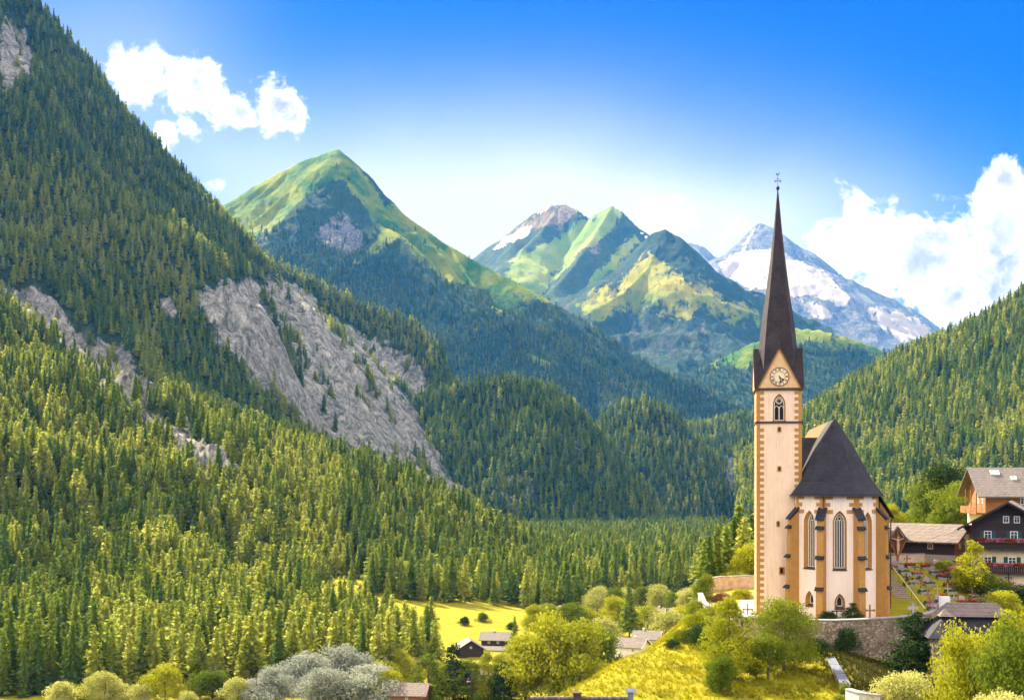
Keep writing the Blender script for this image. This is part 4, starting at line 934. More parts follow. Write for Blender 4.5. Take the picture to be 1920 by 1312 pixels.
# ---- tower
TZ = LZ(32.7); SC = LZ(28.1)
tc_ = [(TX - TH, TY - TH), (TX + TH, TY - TH), (TX + TH, TY + TH), (TX - TH, TY + TH)]
tp = [Panel(tc_[i], tc_[(i + 1) % 4]) for i in range(4)]       # front, right, back, left
W2 = 2 * TH
def slit(pan, u, zc, w, h):
    o = opening(pan, rect(u, zc - h / 2, zc + h / 2, w), rect(u, zc - h / 2 + 0.12, zc + h / 2 - 0.1, w * 0.45), 0.35, church, 'slit_window', m_ochre, m_void)
    fr = MB(); outline_bar(fr, pan, rect(u, zc - h / 2, zc + h / 2, w), 0.14, -0.02); fr.build('surround', m_ochre, o)
for z in (27.1, 21.6): slit(tp[0], TH + 0.02, LZ(z), 0.42, 0.62)
slit(tp[0], TH - 0.15, LZ(13.9), 0.36, 0.7); slit(tp[0], TH + 0.35, LZ(7.35), 0.62, 0.95)
def belfry(pan, det=True):
    cx = TH; z0, z1 = LZ(28.3), LZ(32.1); w, wi = 1.75, 1.3
    inn = arch(cx, z0 + 0.1, z1 - 0.35, wi)
    o = opening(pan, arch(cx, z0, z1, w), inn, 0.5, church, 'belfry_window', m_ochre, m_void)
    if not det: return
    d = 0.36; fr = MB(); outline_bar(fr, pan, inn, 0.11, d); fr.build('frame', m_tracery, o)
    mb = MB(); pbox(mb, pan, cx - 0.06, cx + 0.06, z0 + 0.1, z0 + 2.0, d - 0.08, d + 0.06); mb.build('mullion', m_tracery, o)
    tr = MB(); zq = z1 - 1.0
    for k in range(4):
        a = k * math.pi / 2 + 0.0; ring_bar(tr, pan, cx + 0.17 * math.cos(a), zq + 0.17 * math.sin(a), 0.17, 0.06, d, 8, a - 2.0, a + 2.0)
    ring_bar(tr, pan, cx, zq, 0.42, 0.08, d, 14)
    for c in (cx - wi / 4, cx + wi / 4): outline_bar(tr, pan, arch(c, z0 + 1.6, z0 + 2.15, wi / 2 * 0.95, 4)[1:], 0.08, d, False)
    tr.build('tracery', m_tracery, o)
    sb = MB(); pbox(sb, pan, cx - w / 2 - .05, cx + w / 2 + .05, z0 - 0.1, z0, -0.08, 0.2); sb.build('sill', m_cornice, o)
for i, p in enumerate(tp): belfry(p, i in (0, 3))
tw = MB()
for p in tp: p.wall(tw, -1.0, TZ)
tower = tw.build('tower_wall', m_plaster, church)
# toothed ochre quoins: a strip up each corner and a block to every second course
teeth = MB(); teeth.box(0, 0.56, -0.05, 0.02, -0.23, 0.23); tooth = teeth.mesh('quoin', m_ochre)
for i in (0, 3):
    p = tp[i]
    for side_u in (0, 1):
        st = MB(); pbox(st, p, 0 if side_u == 0 else W2 - 0.45, 0.45 if side_u == 0 else W2, -0.5, SC - 0.15, -0.05, 0.02); st.build('corner_strip', m_ochre, tower)
        st = MB(); pbox(st, p, 0 if side_u == 0 else W2 - 0.45, 0.45 if side_u == 0 else W2, SC + 0.15, TZ, -0.05, 0.02); st.build('corner_strip', m_ochre, tower)
        z = 0.55
        while z < TZ - 0.4:
            if abs(z - SC) > 0.4:
                put(tooth, p, 0.449 if side_u == 0 else W2 - 0.449 - 0.56, z, tower)
            z += 0.868
sc_ = MB(); sc_.box(TX - TH - 0.16, TX + TH + 0.16, TY - TH - 0.16, TY + TH + 0.16, SC - 0.14, SC + 0.14); sc_.build('string_course', m_cornice, tower)
sc_ = MB(); sc_.box(TX - TH - 0.28, TX + TH + 0.28, TY - TH - 0.28, TY + TH + 0.28, TZ - 0.1, TZ + 0.16); sc_.build('cornice', m_cornice, tower)
# spire: octagon rising out of four gables
GA = LZ(38.5)
sp = MB(); rings = []
for z, r in ((TZ + 0.17, 3.15), (LZ(36.0), 2.93), (LZ(38.5), 2.74), (LZ(42.8), 2.24), (LZ(45.8), 1.78), (LZ(51.0), 1.10), (LZ(54.9), 0.66), (LZ(61.3), 0.07)):
    rings.append([(TX + r * math.cos(R(-90 + 45 * k)), TY + r * math.sin(R(-90 + 45 * k)), z) for k in range(8)])
sp.tube_rings(rings); spire = sp.build('spire', m_spire, church)
gr_ = MB()
for ax in (0, 1):
    e = TH + 0.12
    pr = [(-e, TZ + 0.165), (0, GA + 0.25), (e, TZ + 0.165)]
    if ax == 0: gr_.poly_prism([(TX + u, TY - TH - 0.2, z) for u, z in pr], (0, 2 * TH + 0.4, 0))
    else: gr_.poly_prism([(TX - TH - 0.2, TY + u, z) for u, z in pr], (2 * TH + 0.4, 0, 0))
gr_.build('gable_roof', m_spire, spire)
for i, p in enumerate(tp):
    mb = MB(); hw = TH - 0.30
    mb.add([p.pt(TH - hw, TZ + 0.2, -0.26), p.pt(TH + hw, TZ + 0.2, -0.26), p.pt(TH, GA - 0.35, -0.26)], [(0, 1, 2)]); g = mb.build('gable', m_plaster if i else mat('gable_plaster', (0.60, 0.38, 0.18), (0.68, 0.46, 0.24), 1.5, 0.9), church)
    for s in (-1, 1):
        v = MB(); v.bar(p.pt(TH + s * (hw + 0.02), TZ + 0.2, -0.29), p.pt(TH, GA - 0.28, -0.29), 0.2, 0.07, p.n); v.build('gable_border', m_ochre, g)
        v = MB(); v.bar(p.pt(TH + s * (hw + 0.24), TZ + 0.2, -0.30), p.pt(TH, GA + 0.2, -0.30), 0.16, 0.12, p.n); v.build('verge_board', m_cornice, g)
    f = MB(); f.tube([p.pt(TH, GA + 0.2, -0.15), p.pt(TH, GA + 1.0, -0.15)], [0.04, 0.03], 5); c_ = p.pt(TH, GA + 0.55, -0.15); f.lathe([(0.02, -0.12), (0.13, 0), (0.02, 0.12)], 7, c_); f.build('finial', m_black, g)
# clock on the front gable, twenty-eight past four
ck = tp[0]; CU, CZc, CR = TH + 0.02, LZ(34.45), 1.27
def disc(r, d, n=36): return [ck.pt(CU + r * math.cos(6.2832 * i / n), CZc + r * math.sin(6.2832 * i / n), d) for i in range(n)]
m_dial = mat('dial_cream', (0.74, 0.58, 0.36), (0.80, 0.66, 0.45), 3.0, 0.7); m_brown = mat('dial_brown', (0.10, 0.045, 0.02), (0.16, 0.075, 0.03), 4.0, 0.7)
db = MB(); db.poly_prism(disc(CR, -0.27), tuple(ck.n * 0.06)); dial = db.build('clock', m_dial, church)
rb = MB(); ring_bar(rb, ck, CU, CZc, CR, 0.09, -0.34, 36); rb.build('outer_ring', m_brown, dial)
rb = MB(); ring_bar(rb, ck, CU, CZc, CR * 0.60, 0.07, -0.34, 28); rb.build('inner_ring', mat('dial_ochre', (0.36, 0.2, 0.05), (0.44, 0.26, 0.07), 4.0, 0.7), dial)
ROM = ['XII', 'I', 'II', 'III', 'IV', 'V', 'VI', 'VII', 'VIII', 'IX', 'X', 'XI']
for h, txt in enumerate(ROM):
    a = R(90 - 30 * h); er = (math.cos(a), math.sin(a)); et = (math.sin(a), -math.cos(a)); mb = MB()
    wd = {'I': 0.085, 'V': 0.17, 'X': 0.17}; tot = sum(wd[c] for c in txt); s0 = -tot / 2; ri, ro_ = CR * 0.67, CR * 0.92
    def q(r, t): return ck.pt(CU + er[0] * r + et[0] * t, CZc + er[1] * r + et[1] * t, -0.342)
    for c in txt:
        m0, m1, mm = s0 + 0.02, s0 + wd[c] - 0.02, s0 + wd[c] / 2
        for (r0, t0, r1, t1) in {'I': [(ri, mm, ro_, mm)], 'V': [(ri, mm, ro_, m0), (ri, mm, ro_, m1)], 'X': [(ri, m0, ro_, m1), (ri, m1, ro_, m0)]}[c]:
            mb.bar(q(r0, t0), q(r1, t1), 0.05, 0.02, ck.n)
        s0 += wd[c]
    mb.build('numeral', m_brown, dial)
for ang, ln, wd in ((-44, 0.85, 0.2), (-77, 1.0, 0.16)):
    a = R(ang); e = (math.cos(a), math.sin(a)); pr = (-e[1], e[0]); mb = MB()
    def q(r, t): return ck.pt(CU + e[0] * r + pr[0] * t, CZc + e[1] * r + pr[1] * t, -0.37)
    mb.poly_prism([q(-0.15, -0.05), q(ln * .55, -0.05), q(ln * .68, -wd), q(ln, 0), q(ln * .68, wd), q(ln * .55, 0.05), q(-0.15, 0.05)], tuple(ck.n * 0.03)); mb.build('clock_hand', m_black, dial)
# ball, cross and weathercock
top = LZ(61.3); b = MB(); b.lathe([(0.05, -0.1), (0.2, 0.05), (0.27, 0.25), (0.2, 0.45), (0.05, 0.6)], 10, (TX, TY, top)); vane = b.build('spire_ball', m_black, spire)
b = MB(); b.tube([(TX, TY, top + 0.4), (TX, TY, top + 2.1)], [0.05, 0.03], 6); b.build('rod', m_metal, spire)
b = MB(); b.bar((TX - 0.35, TY, top + 1.25), (TX + 0.35, TY, top + 1.25), 0.1); b.bar((TX - 0.22, TY, top + 1.55), (TX + 0.22, TY, top + 1.55), 0.08)
for s in (-1, 1): b.box(TX + s * 0.38 - 0.07, TX + s * 0.38 + 0.07, TY - .03, TY + .03, top + 1.08, top + 1.42)
b.build('cross', m_metal, spire)
rooster = [(-0.30, 0.28), (-0.22, 0.10), (-0.05, 0.0), (0.12, 0.02), (0.2, 0.14), (0.22, 0.26), (0.34, 0.30), (0.24, 0.36), (0.2, 0.44), (0.12, 0.36), (0.08, 0.22), (-0.08, 0.2), (-0.14, 0.34), (-0.26, 0.44)]
b = MB(); b.poly_prism([(TX + u, TY - 0.03, top + 2.05 + z) for u, z in rooster], (0, 0.06, 0)); b.build('weathercock', m_metal, spire)
# ------------------------------------------------------------------ church hill: walls, terrace, graveyard, houses
def hit(px, py, d0=75.0, d1=1500.0):
    """where the line of sight through a point of the picture meets the ground"""
    ds = np.geomspace(d0, d1, 1600); x = (px - CX) / F * ds; zr = CZ - (py - HY) / F * ds
    k = np.nonzero(ground(x, ds) >= zr)[0]; i = k[0] if len(k) else len(ds) - 1
    return Vector((float(x[i]), float(ds[i]), float(ground(x[i:i + 1], ds[i:i + 1])[0])))
def stone_mat(name, c1, c2, c3, scale=2.2, bump=1.0):
    m, nt, N, L, b = new_mat(name); b.inputs['Roughness'].default_value = 0.92; b.inputs['Specular IOR Level'].default_value = 0.2
    tc = N.new('ShaderNodeTexCoord'); mp = N.new('ShaderNodeMapping'); mp.inputs['Scale'].default_value = (1, 1, 1.5); L.new(tc.outputs['Object'], mp.inputs[0])
    v = N.new('ShaderNodeTexVoronoi'); v.inputs['Scale'].default_value = scale; v.inputs['Randomness'].default_value = 1.0; L.new(mp.outputs[0], v.inputs['Vector'])
    ve = N.new('ShaderNodeTexVoronoi'); ve.feature = 'DISTANCE_TO_EDGE'; ve.inputs['Scale'].default_value = scale; L.new(mp.outputs[0], ve.inputs['Vector'])
    sp = N.new('ShaderNodeSeparateColor'); L.new(v.outputs['Color'], sp.inputs[0])
    r = N.new('ShaderNodeValToRGB'); r.color_ramp.elements[0].color = (*c1, 1); r.color_ramp.elements[1].color = (*c2, 1); e = r.color_ramp.elements.new(0.5); e.color = (*c3, 1); L.new(sp.outputs[0], r.inputs[0])
    n = N.new('ShaderNodeTexNoise'); n.inputs['Scale'].default_value = 0.5; n.inputs['Detail'].default_value = 9; n.inputs['Roughness'].default_value = 0.7; L.new(tc.outputs['Object'], n.inputs['Vector'])
    rn = N.new('ShaderNodeValToRGB'); rn.color_ramp.elements[0].position = 0.35; rn.color_ramp.elements[1].position = 0.68; rn.color_ramp.elements[0].color = (0.45, 0.42, 0.36, 1); rn.color_ramp.elements[1].color = (1.1, 1.05, 1, 1); L.new(n.outputs['Fac'], rn.inputs[0])
    mu = N.new('ShaderNodeMixRGB'); mu.blend_type = 'MULTIPLY'; mu.inputs[0].default_value = 1; L.new(r.outputs[0], mu.inputs[1]); L.new(rn.outputs[0], mu.inputs[2])
    mr = N.new('ShaderNodeMapRange'); mr.inputs['From Max'].default_value = 0.09; L.new(ve.outputs['Distance'], mr.inputs['Value'])
    mo = N.new('ShaderNodeMixRGB'); L.new(mr.outputs[0], mo.inputs[0]); mo.inputs[1].default_value = (*[q * 0.42 for q in c1], 1); L.new(mu.outputs[0], mo.inputs[2]); L.new(mo.outputs[0], b.inputs['Base Color'])
    bp = N.new('ShaderNodeBump'); bp.inputs['Strength'].default_value = bump; bp.inputs['Distance'].default_value = 0.12; L.new(mr.outputs[0], bp.inputs['Height']); L.new(bp.outputs[0], b.inputs['Normal'])
    return m
m_rubble = stone_mat('rubble_masonry', (0.30, 0.24, 0.17), (0.60, 0.50, 0.37), (0.44, 0.35, 0.26))
m_coping = mat('coping_stone', (0.20, 0.18, 0.16), (0.34, 0.31, 0.28), 2.0, 0.9, 0.4)
m_slab = mat('blue_grey_slab', (0.09, 0.10, 0.13), (0.17, 0.18, 0.22), 2.0, 0.75, 0.3)
m_path = mat('pale_gravel', (0.30, 0.27, 0.22), (0.40, 0.36, 0.30), 6.0, 0.95, 0.5, 30)
m_lawn = mat('terrace_lawn', (0.16, 0.17, 0.012), (0.32, 0.29, 0.012), 1.2, 0.95, 0.5, 12)

def wall_strip(name, pts, top, bottom, th, material, label, coping, cop_len=1.3, group=None):
    """a wall following a line in plan, with its coping stones laid one by one"""
    q = [Vector((x, y, 0)) for x, y in pts]; off = []
    for i in range(len(q)):
        d = (q[min(i + 1, len(q) - 1)] - q[max(i - 1, 0)]).normalized(); off.append(Vector((-d.y, d.x, 0)) * th)
    tops = top if isinstance(top, (list, tuple)) else [top] * len(q)
    mb = MB(); rings = []
    for p, o, t in zip(q, off, tops): rings.append([p + Vector((0, 0, bottom)), p + Vector((0, 0, t)), p + o + Vector((0, 0, t)), p + o + Vector((0, 0, bottom))])
    mb.tube_rings(rings); w = mb.build(name, material); tag(w, label, 'wall', group)
    for i in range(len(q) - 1):
        a, b = q[i], q[i + 1]; ln = (b - a).length; n = max(1, int(round(ln / cop_len))); oa = off[i].normalized(); d = (b - a).normalized()
        for k in range(n):
            s0, s1 = (k + 0.02) / n, (k + 0.98) / n; c = MB(); h = random.uniform(0.1, 0.15)
            p0, p1 = a.lerp(b, s0), a.lerp(b, s1); z0 = tops[i] + (tops[i + 1] - tops[i]) * s0; z1 = tops[i] + (tops[i + 1] - tops[i]) * s1
            c.tube_rings([[p - oa * 0.1 + Vector((0, 0, z + .003)), p - oa * 0.1 + Vector((0, 0, z + h)), p + oa * (th + .1) + Vector((0, 0, z + h)), p + oa * (th + .1) + Vector((0, 0, z + .003))] for p, z in ((p0, z0), (p1, z1))])
            c.build('coping_stone', coping, w)
    return w
random.seed(4)
WALL = [(1362, 172), (1372, 166), (1400, 162), (1450, 159.5), (1510, 158.3), (1570, 158.2), (1630, 159.2), (1690, 161.5), (1735, 165), (1765, 170)]
wpts = [(X(px, d), d) for px, d in WALL]
fine = []
for (a, b) in zip(wpts[:-1], wpts[1:]):
    for k in range(3): t = k / 3; fine.append((a[0] + (b[0] - a[0]) * t, a[1] + (b[1] - a[1]) * t))
fine.append(wpts[-1])
wall_strip('retaining_wall', fine, [2.05 + 0.1 * math.sin(i * 0.7) * 0.3 for i in range(len(fine))], -8.0, 0.9, m_rubble, 'curved rubble stone retaining wall below the church', m_coping, 1.4)
tb = MB(); poly = [(x, y + 0.5, 1.25) for x, y in fine] + [(70, 178, 1.25), (58, 179, 1.25), (53.5, 230, 1.25), (41, 230, 1.25), (30, 195, 1.25)]
tri = tessellate_polygon([[Vector(p) for p in poly]]); tb.add(poly, tri); t_ = tb.build('terrace', m_lawn); tag(t_, 'narrow lawn terrace between the church and its retaining wall', 'terrace', None, 'structure')
pb = MB()
pc = [(X(1392, 168), 168), (X(1396, 178), 178), (X(1404, 190), 190), (X(1412, 205), 205)]
for (a, b) in zip(pc[:-1], pc[1:]): pb.add([(a[0] - 1.5, a[1], 1.262), (a[0] + 1.6, a[1], 1.262), (b[0] + 1.6, b[1], 1.262), (b[0] - 1.5, b[1], 1.262)], [(0, 1, 2, 3)])
tag(pb.build('path', m_path), 'pale gravel path beside the tower foot', 'path', None, 'structure')
# yard to the left of the tower: outer wall, back wall
wall_strip('garden_wall', [(X(1309, 186), 186), (X(1316, 178), 178), (X(1335, 172), 172), (X(1362, 171), 171)], [3.0, 2.4, 1.9, 1.9], -6, 0.6, mat('lime_washed_wall', (0.32, 0.26, 0.2), (0.42, 0.35, 0.28), 1.2, 0.9, 0.4), 'pale lime-washed garden wall at the outer corner of the yard', m_coping, 1.4)
wall_strip('garden_wall', [(X(1309, 206), 206), (X(1350, 212), 212), (X(1390, 214), 214), (X(1420, 214), 214)], [3.3, 3.4, 3.4, 3.4], -4, 0.6, mat('rosy_wall', (0.36, 0.24, 0.17), (0.55, 0.40, 0.30), 1.2, 0.9, 0.4), 'rosy brown wall at the back of the flower yard by the tower', m_coping, 1.4)
yb = MB(); yb.add([(X(1312, 180), 180, 1.1), (X(1366, 172), 172, 1.1), (X(1372, 200), 200, 1.1), (X(1420, 213), 213, 1.1), (X(1311, 206), 206, 1.1)], [(0, 1, 2, 3, 4)]); tag(yb.build('yard', m_lawn), 'sunny planted yard left of the tower', 'ground', None, 'structure')
# low wall with slab tops running down from the retaining wall
lw = [(X(1549, 152.5), 152.5), (X(1557, 147), 147), (X(1567, 140.5), 140.5), (X(1578, 134), 134)]
wall_strip('low_wall', lw, [Z(1231, 152.5), Z(1246, 147), Z(1263, 140.5), Z(1284, 134)], -14, 0.9, m_rubble, 'low stone wall topped with blue-grey slabs, running down from the retaining wall', m_slab, 3.2)
wall_strip('low_wall', [(X(1585, 127), 127), (X(1610, 124.5), 124.5), (X(1650, 123), 123)], Z(1298, 125), -14, 0.6, mat('pale_garden_wall', (0.4, 0.36, 0.3), (0.55, 0.5, 0.42), 2, .9, .4), 'pale curved garden wall among the trees at the bottom edge', m_coping, 1.1)

# ---- staircase beside the church
m_step = mat('worn_stone_step', (0.20, 0.14, 0.12), (0.34, 0.26, 0.22), 3.0, 0.9, 0.4)
st = empty('staircase', (55.0, 168.5, 1.55), R(-6), 'long flight of brown stone steps climbing beside the church wall', 'staircase')
for k in range(22):
    s = MB(); s.box(-1.1, 1.1, k * 1.02, k * 1.02 + 1.05, -1.0 + k * 0.19, 0.19 + k * 0.19); s.build('step', m_step, st)
s = MB(); s.bar((1.25, 0, 1.0), (1.25, 22, 5.2), 0.07); 
s.build('handrail', m_tracery, st)
for k in range(6): s = MB(); s.bar((1.25, k * 4.3, -0.5 + k * .82), (1.25, k * 4.3, 1.02 + k * 0.82), 0.05); s.build('baluster', m_black, st)

# ---- graves: kerb, flowers, cross or stone
def petals(n, rx, ry, h, s, seed):
    r = np.random.default_rng(seed); c = np.stack([r.uniform(-rx, rx, n), r.uniform(-ry, ry, n), h * r.random(n) ** 0.7], -1)
    nn = unit(r.normal(0, 1, (n, 3)) + [0, 0, 0.8]); a = unit(np.cross(nn, r.normal(0, 1, (n, 3)))); b = np.cross(nn, a); sz = s * r.uniform(0.6, 1.2, (n, 1))
    return quads(c, a * sz, b * sz)
FL = {'red': leaf_mat('red_petals', (0.38, 0.02, 0.03), (0.6, 0.08, 0.06), 0.3), 'pink': leaf_mat('pink_petals', (0.5, 0.10, 0.22), (0.7, 0.3, 0.4), 0.3),
      'yellow': leaf_mat('yellow_petals', (0.5, 0.38, 0.03), (0.65, 0.5, 0.08), 0.3), 'green': leaf_mat('grave_leaves', (0.03, 0.07, 0.01), (0.12, 0.17, 0.02), 0.3), 'white': leaf_mat('white_petals', (0.32, 0.3, 0.27), (0.45, 0.42, 0.38), 0.3)}
fl_mesh = {k: mesh_np('flowers', *petals(60, 0.55, 0.75, 0.45, 0.11, 60 + i), FL[k]) for i, k in enumerate(FL)}
gl_mesh = mesh_np('leaves', *petals(70, 0.6, 0.8, 0.4, 0.13, 90), FL['green'])
gm_stone = mat('grey_gravestone', (0.22, 0.20, 0.19), (0.36, 0.33, 0.31), 3.0, 0.7, 0.3); gm_pale = mat('pale_gravestone', (0.32, 0.29, 0.26), (0.42, 0.38, 0.34), 3.0, 0.8, 0.2); gm_wood = mat('grave_wood', (0.20, 0.09, 0.03), (0.34, 0.17, 0.06), 5.0, 0.8, stretch=(1, 1, 0.2))
def kerb_mesh():
    m = MB(); m.box(-0.75, 0.75, -1.0, -0.85, -0.4, 0.2); m.box(-0.75, 0.75, 0.85, 1.0, -0.4, 0.2); m.box(-0.75, -0.62, -0.85, 0.85, -0.4, 0.18); m.box(0.62, 0.75, -0.85, 0.85, -0.4, 0.18); return m.mesh('kerb', gm_stone)
def cross_mesh(m_, h, w, t):
    m = MB(); m.box(-t / 2, t / 2, -t / 2, t / 2, -0.2, h); m.box(-w / 2, w / 2, -t / 2 - .003, t / 2 + .003, h * 0.62, h * 0.62 + t); m.box(-0.25, 0.25, -0.18, 0.18, -0.3, 0.3)
    for s in (-1, 1): m.box(s * w / 2 - t * .7, s * w / 2 + t * .7, -t / 2 - .006, t / 2 + .006, h * 0.62 - t * .3, h * 0.62 + t * 1.3)
    return m.mesh('cross', m_)
def slab_mesh(m_):
    m = MB(); pr = [(-0.5, 0), (0.5, 0), (0.5, 0.75)] + [(0.5 * math.cos(a), 0.75 + 0.35 * math.sin(a)) for a in (0.5, 1.05, 1.57, 2.1, 2.65)] + [(-0.5, 0.75)]
    m.poly_prism([(u, -0.1, z - 0.05) for u, z in pr], (0, 0.2, 0)); return m.mesh('headstone', m_)
kerb_me = kerb_mesh()
HEAD = {'black iron cross': cross_mesh(m_black, 1.7, 0.95, 0.1), 'pale stone cross': cross_mesh(gm_pale, 1.5, 0.85, 0.2), 'brown wooden cross': cross_mesh(gm_wood, 1.7, 0.9, 0.14), 'grey rounded headstone': slab_mesh(gm_stone), 'rosy rounded headstone': slab_mesh(mat('rosy_gravestone', (0.36, 0.24, 0.2), (0.5, 0.36, 0.32), 3, .6)), 'gilt iron cross': cross_mesh(m_gold, 1.8, 0.9, 0.09)}
ORD = ['first', 'second', 'third', 'fourth', 'fifth', 'sixth', 'seventh', 'eighth', 'ninth', 'tenth']
random.seed(21)
for row in range(8):
    y0 = 170.5 + row * 3.25; n = 6 if row < 2 else 7
    for k in range(n):
        x = 58.6 + k * (2.15 if row < 3 else 2.35) + random.uniform(-.6, .6) + row * 0.25; y = y0 + random.uniform(-.95, .95)
        if random.random() < 0.12: continue
        if row < 3 and x > 69: continue
        h = random.choice(list(HEAD) + ['black iron cross', 'brown wooden cross', 'grey rounded headstone', 'rosy rounded headstone']); fc = random.choice(['red', 'pink', 'yellow', 'white', 'red'])
        g = empty('grave', (x, y, gz(x, y)), R(random.uniform(-6, 6)), '%s grave with %s flowers, %s from the steps, %s row' % (h, fc, ORD[k], ORD[row]), 'grave', 'graves in the churchyard')
        link(bpy.data.objects.new('kerb', kerb_me), g); a = link(bpy.data.objects.new(HEAD[h].name, HEAD[h]), g); a.location = (0, 1.05, 0.1)
        f_ = link(bpy.data.objects.new('flowers', fl_mesh[fc]), g); f_.location = (0, -0.05, 0.1); l_ = link(bpy.data.objects.new('leaves', gl_mesh), g); l_.location = (0, 0, 0.02); l_.rotation_euler = (0, 0, 1.2)
for px, y, h in ((1569, 163.2, 'black iron cross'), (1631, 164.0, 'brown wooden cross'), (1712, 168.2, 'pale stone cross'), (1402, 165.2, 'black iron cross')):
    g = empty('grave', (X(px, y), y, 1.25), 0, {1569: 'black iron grave cross at the foot of the choir, centre', 1631: 'brown wooden grave cross at the foot of the choir, beside the end buttress', 1712: 'pale stone grave cross behind the retaining wall, below the steps', 1402: 'black iron grave cross beside the pale path by the tower'}[px], 'grave', 'grave crosses on the terrace')
    a = link(bpy.data.objects.new('cross', HEAD[h]), g); a.scale = (1.25, 1.25, 1.35); link(bpy.data.objects.new('leaves', gl_mesh), g)
for i, px in enumerate((1597, 1612, 1624, 1640)):
    x, y = X(px, 130 + i * .8), 130 + i * .8; h = ['pale stone cross', 'rosy rounded headstone', 'grey rounded headstone', 'black iron cross'][i]
    g = empty('grave', (x, y, gz(x, y)), 0, '%s grave in the lower garden, %s from the low wall' % (h, ORD[i]), 'grave', 'graves in the lower garden')
    link(bpy.data.objects.new('kerb', kerb_me), g); a = link(bpy.data.objects.new('head', HEAD[h]), g); a.location = (0, 1.0, 0.1); f_ = link(bpy.data.objects.new('flowers', fl_mesh[['yellow', 'red', 'white', 'pink'][i]]), g); f_.location = (0, 0, 0.1)

# ---- houses
m_roofwood = shingle_mat('weathered_shingle', (0.10, 0.075, 0.06), (0.24, 0.19, 0.155), (0.15, 0.115, 0.09), 0.45, 0.35)
m_roofgrey = shingle_mat('grey_tile', (0.13, 0.105, 0.09), (0.20, 0.17, 0.145), (0.16, 0.135, 0.115), 0.4, 0.4)
def plank_mat(name, c1, c2, horiz=True, pitch=0.22):
    m, nt, N, L, b = new_mat(name); b.inputs['Roughness'].default_value = 0.8
    tc = N.new('ShaderNodeTexCoord'); mp = N.new('ShaderNodeMapping'); mp.inputs['Scale'].default_value = (0.3, 0.3, 4.5) if horiz else (4.5, 4.5, 0.3); L.new(tc.outputs['Object'], mp.inputs[0])
    n = N.new('ShaderNodeTexNoise'); n.inputs['Scale'].default_value = 1.0; n.inputs['Detail'].default_value = 6; L.new(mp.outputs[0], n.inputs['Vector'])
    r = N.new('ShaderNodeValToRGB'); r.color_ramp.elements[0].position = 0.3; r.color_ramp.elements[1].position = 0.7; r.color_ramp.elements[0].color = (*c1, 1); r.color_ramp.elements[1].color = (*c2, 1); L.new(n.outputs['Fac'], r.inputs[0])
    sp = N.new('ShaderNodeSeparateXYZ'); L.new(tc.outputs['Object'], sp.inputs[0])
    src = sp.outputs[2]
    if not horiz: ad = N.new('ShaderNodeMath'); ad.operation = 'ADD'; L.new(sp.outputs[0], ad.inputs[0]); L.new(sp.outputs[1], ad.inputs[1]); src = ad.outputs[0]
    fr = N.new('ShaderNodeMath'); fr.operation = 'PINGPONG'; L.new(src, fr.inputs[0]); fr.inputs[1].default_value = pitch / 2
    mr = N.new('ShaderNodeMapRange'); mr.inputs['From Max'].default_value = pitch * 0.12; L.new(fr.outputs[0], mr.inputs['Value'])
    mx = N.new('ShaderNodeMixRGB'); L.new(mr.outputs[0], mx.inputs[0]); mx.inputs[1].default_value = (*[q * .35 for q in c1], 1); L.new(r.outputs[0], mx.inputs[2]); L.new(mx.outputs[0], b.inputs['Base Color'])
    bp = N.new('ShaderNodeBump'); bp.inputs['Strength'].default_value = 0.8; bp.inputs['Distance'].default_value = 0.04; L.new(mr.outputs[0], bp.inputs['Height']); L.new(bp.outputs[0], b.inputs['Normal'])
    return m
m_dkwood = plank_mat('dark_tarred_boards', (0.020, 0.012, 0.014), (0.050, 0.030, 0.028))
m_wood = plank_mat('warm_larch_boards', (0.22, 0.085, 0.02), (0.38, 0.16, 0.04))
m_brwood = plank_mat('brown_log_wall', (0.16, 0.06, 0.025), (0.30, 0.125, 0.05), True, 0.3)
m_house = mat('yellowish_house_plaster', (0.62, 0.52, 0.30), (0.74, 0.63, 0.40), 1.0, 0.9)
m_hwhite = mat('white_house_plaster', (0.62, 0.57, 0.54), (0.76, 0.71, 0.67), 1.0, 0.9)
m_frame = mat('white_window_frame', (0.72, 0.70, 0.62), (0.8, 0.78, 0.70), 4.0, 0.5); m_pane = mat('window_glass', (0.02, 0.025, 0.03), (0.06, 0.07, 0.075), 3.0, 0.08, spec=0.8)
m_shut = mat('green_shutter', (0.008, 0.055, 0.045), (0.02, 0.09, 0.07), 6.0, 0.6); m_trim = mat('pale_verge_board', (0.5, 0.42, 0.33), (0.62, 0.54, 0.44), 3, .8)
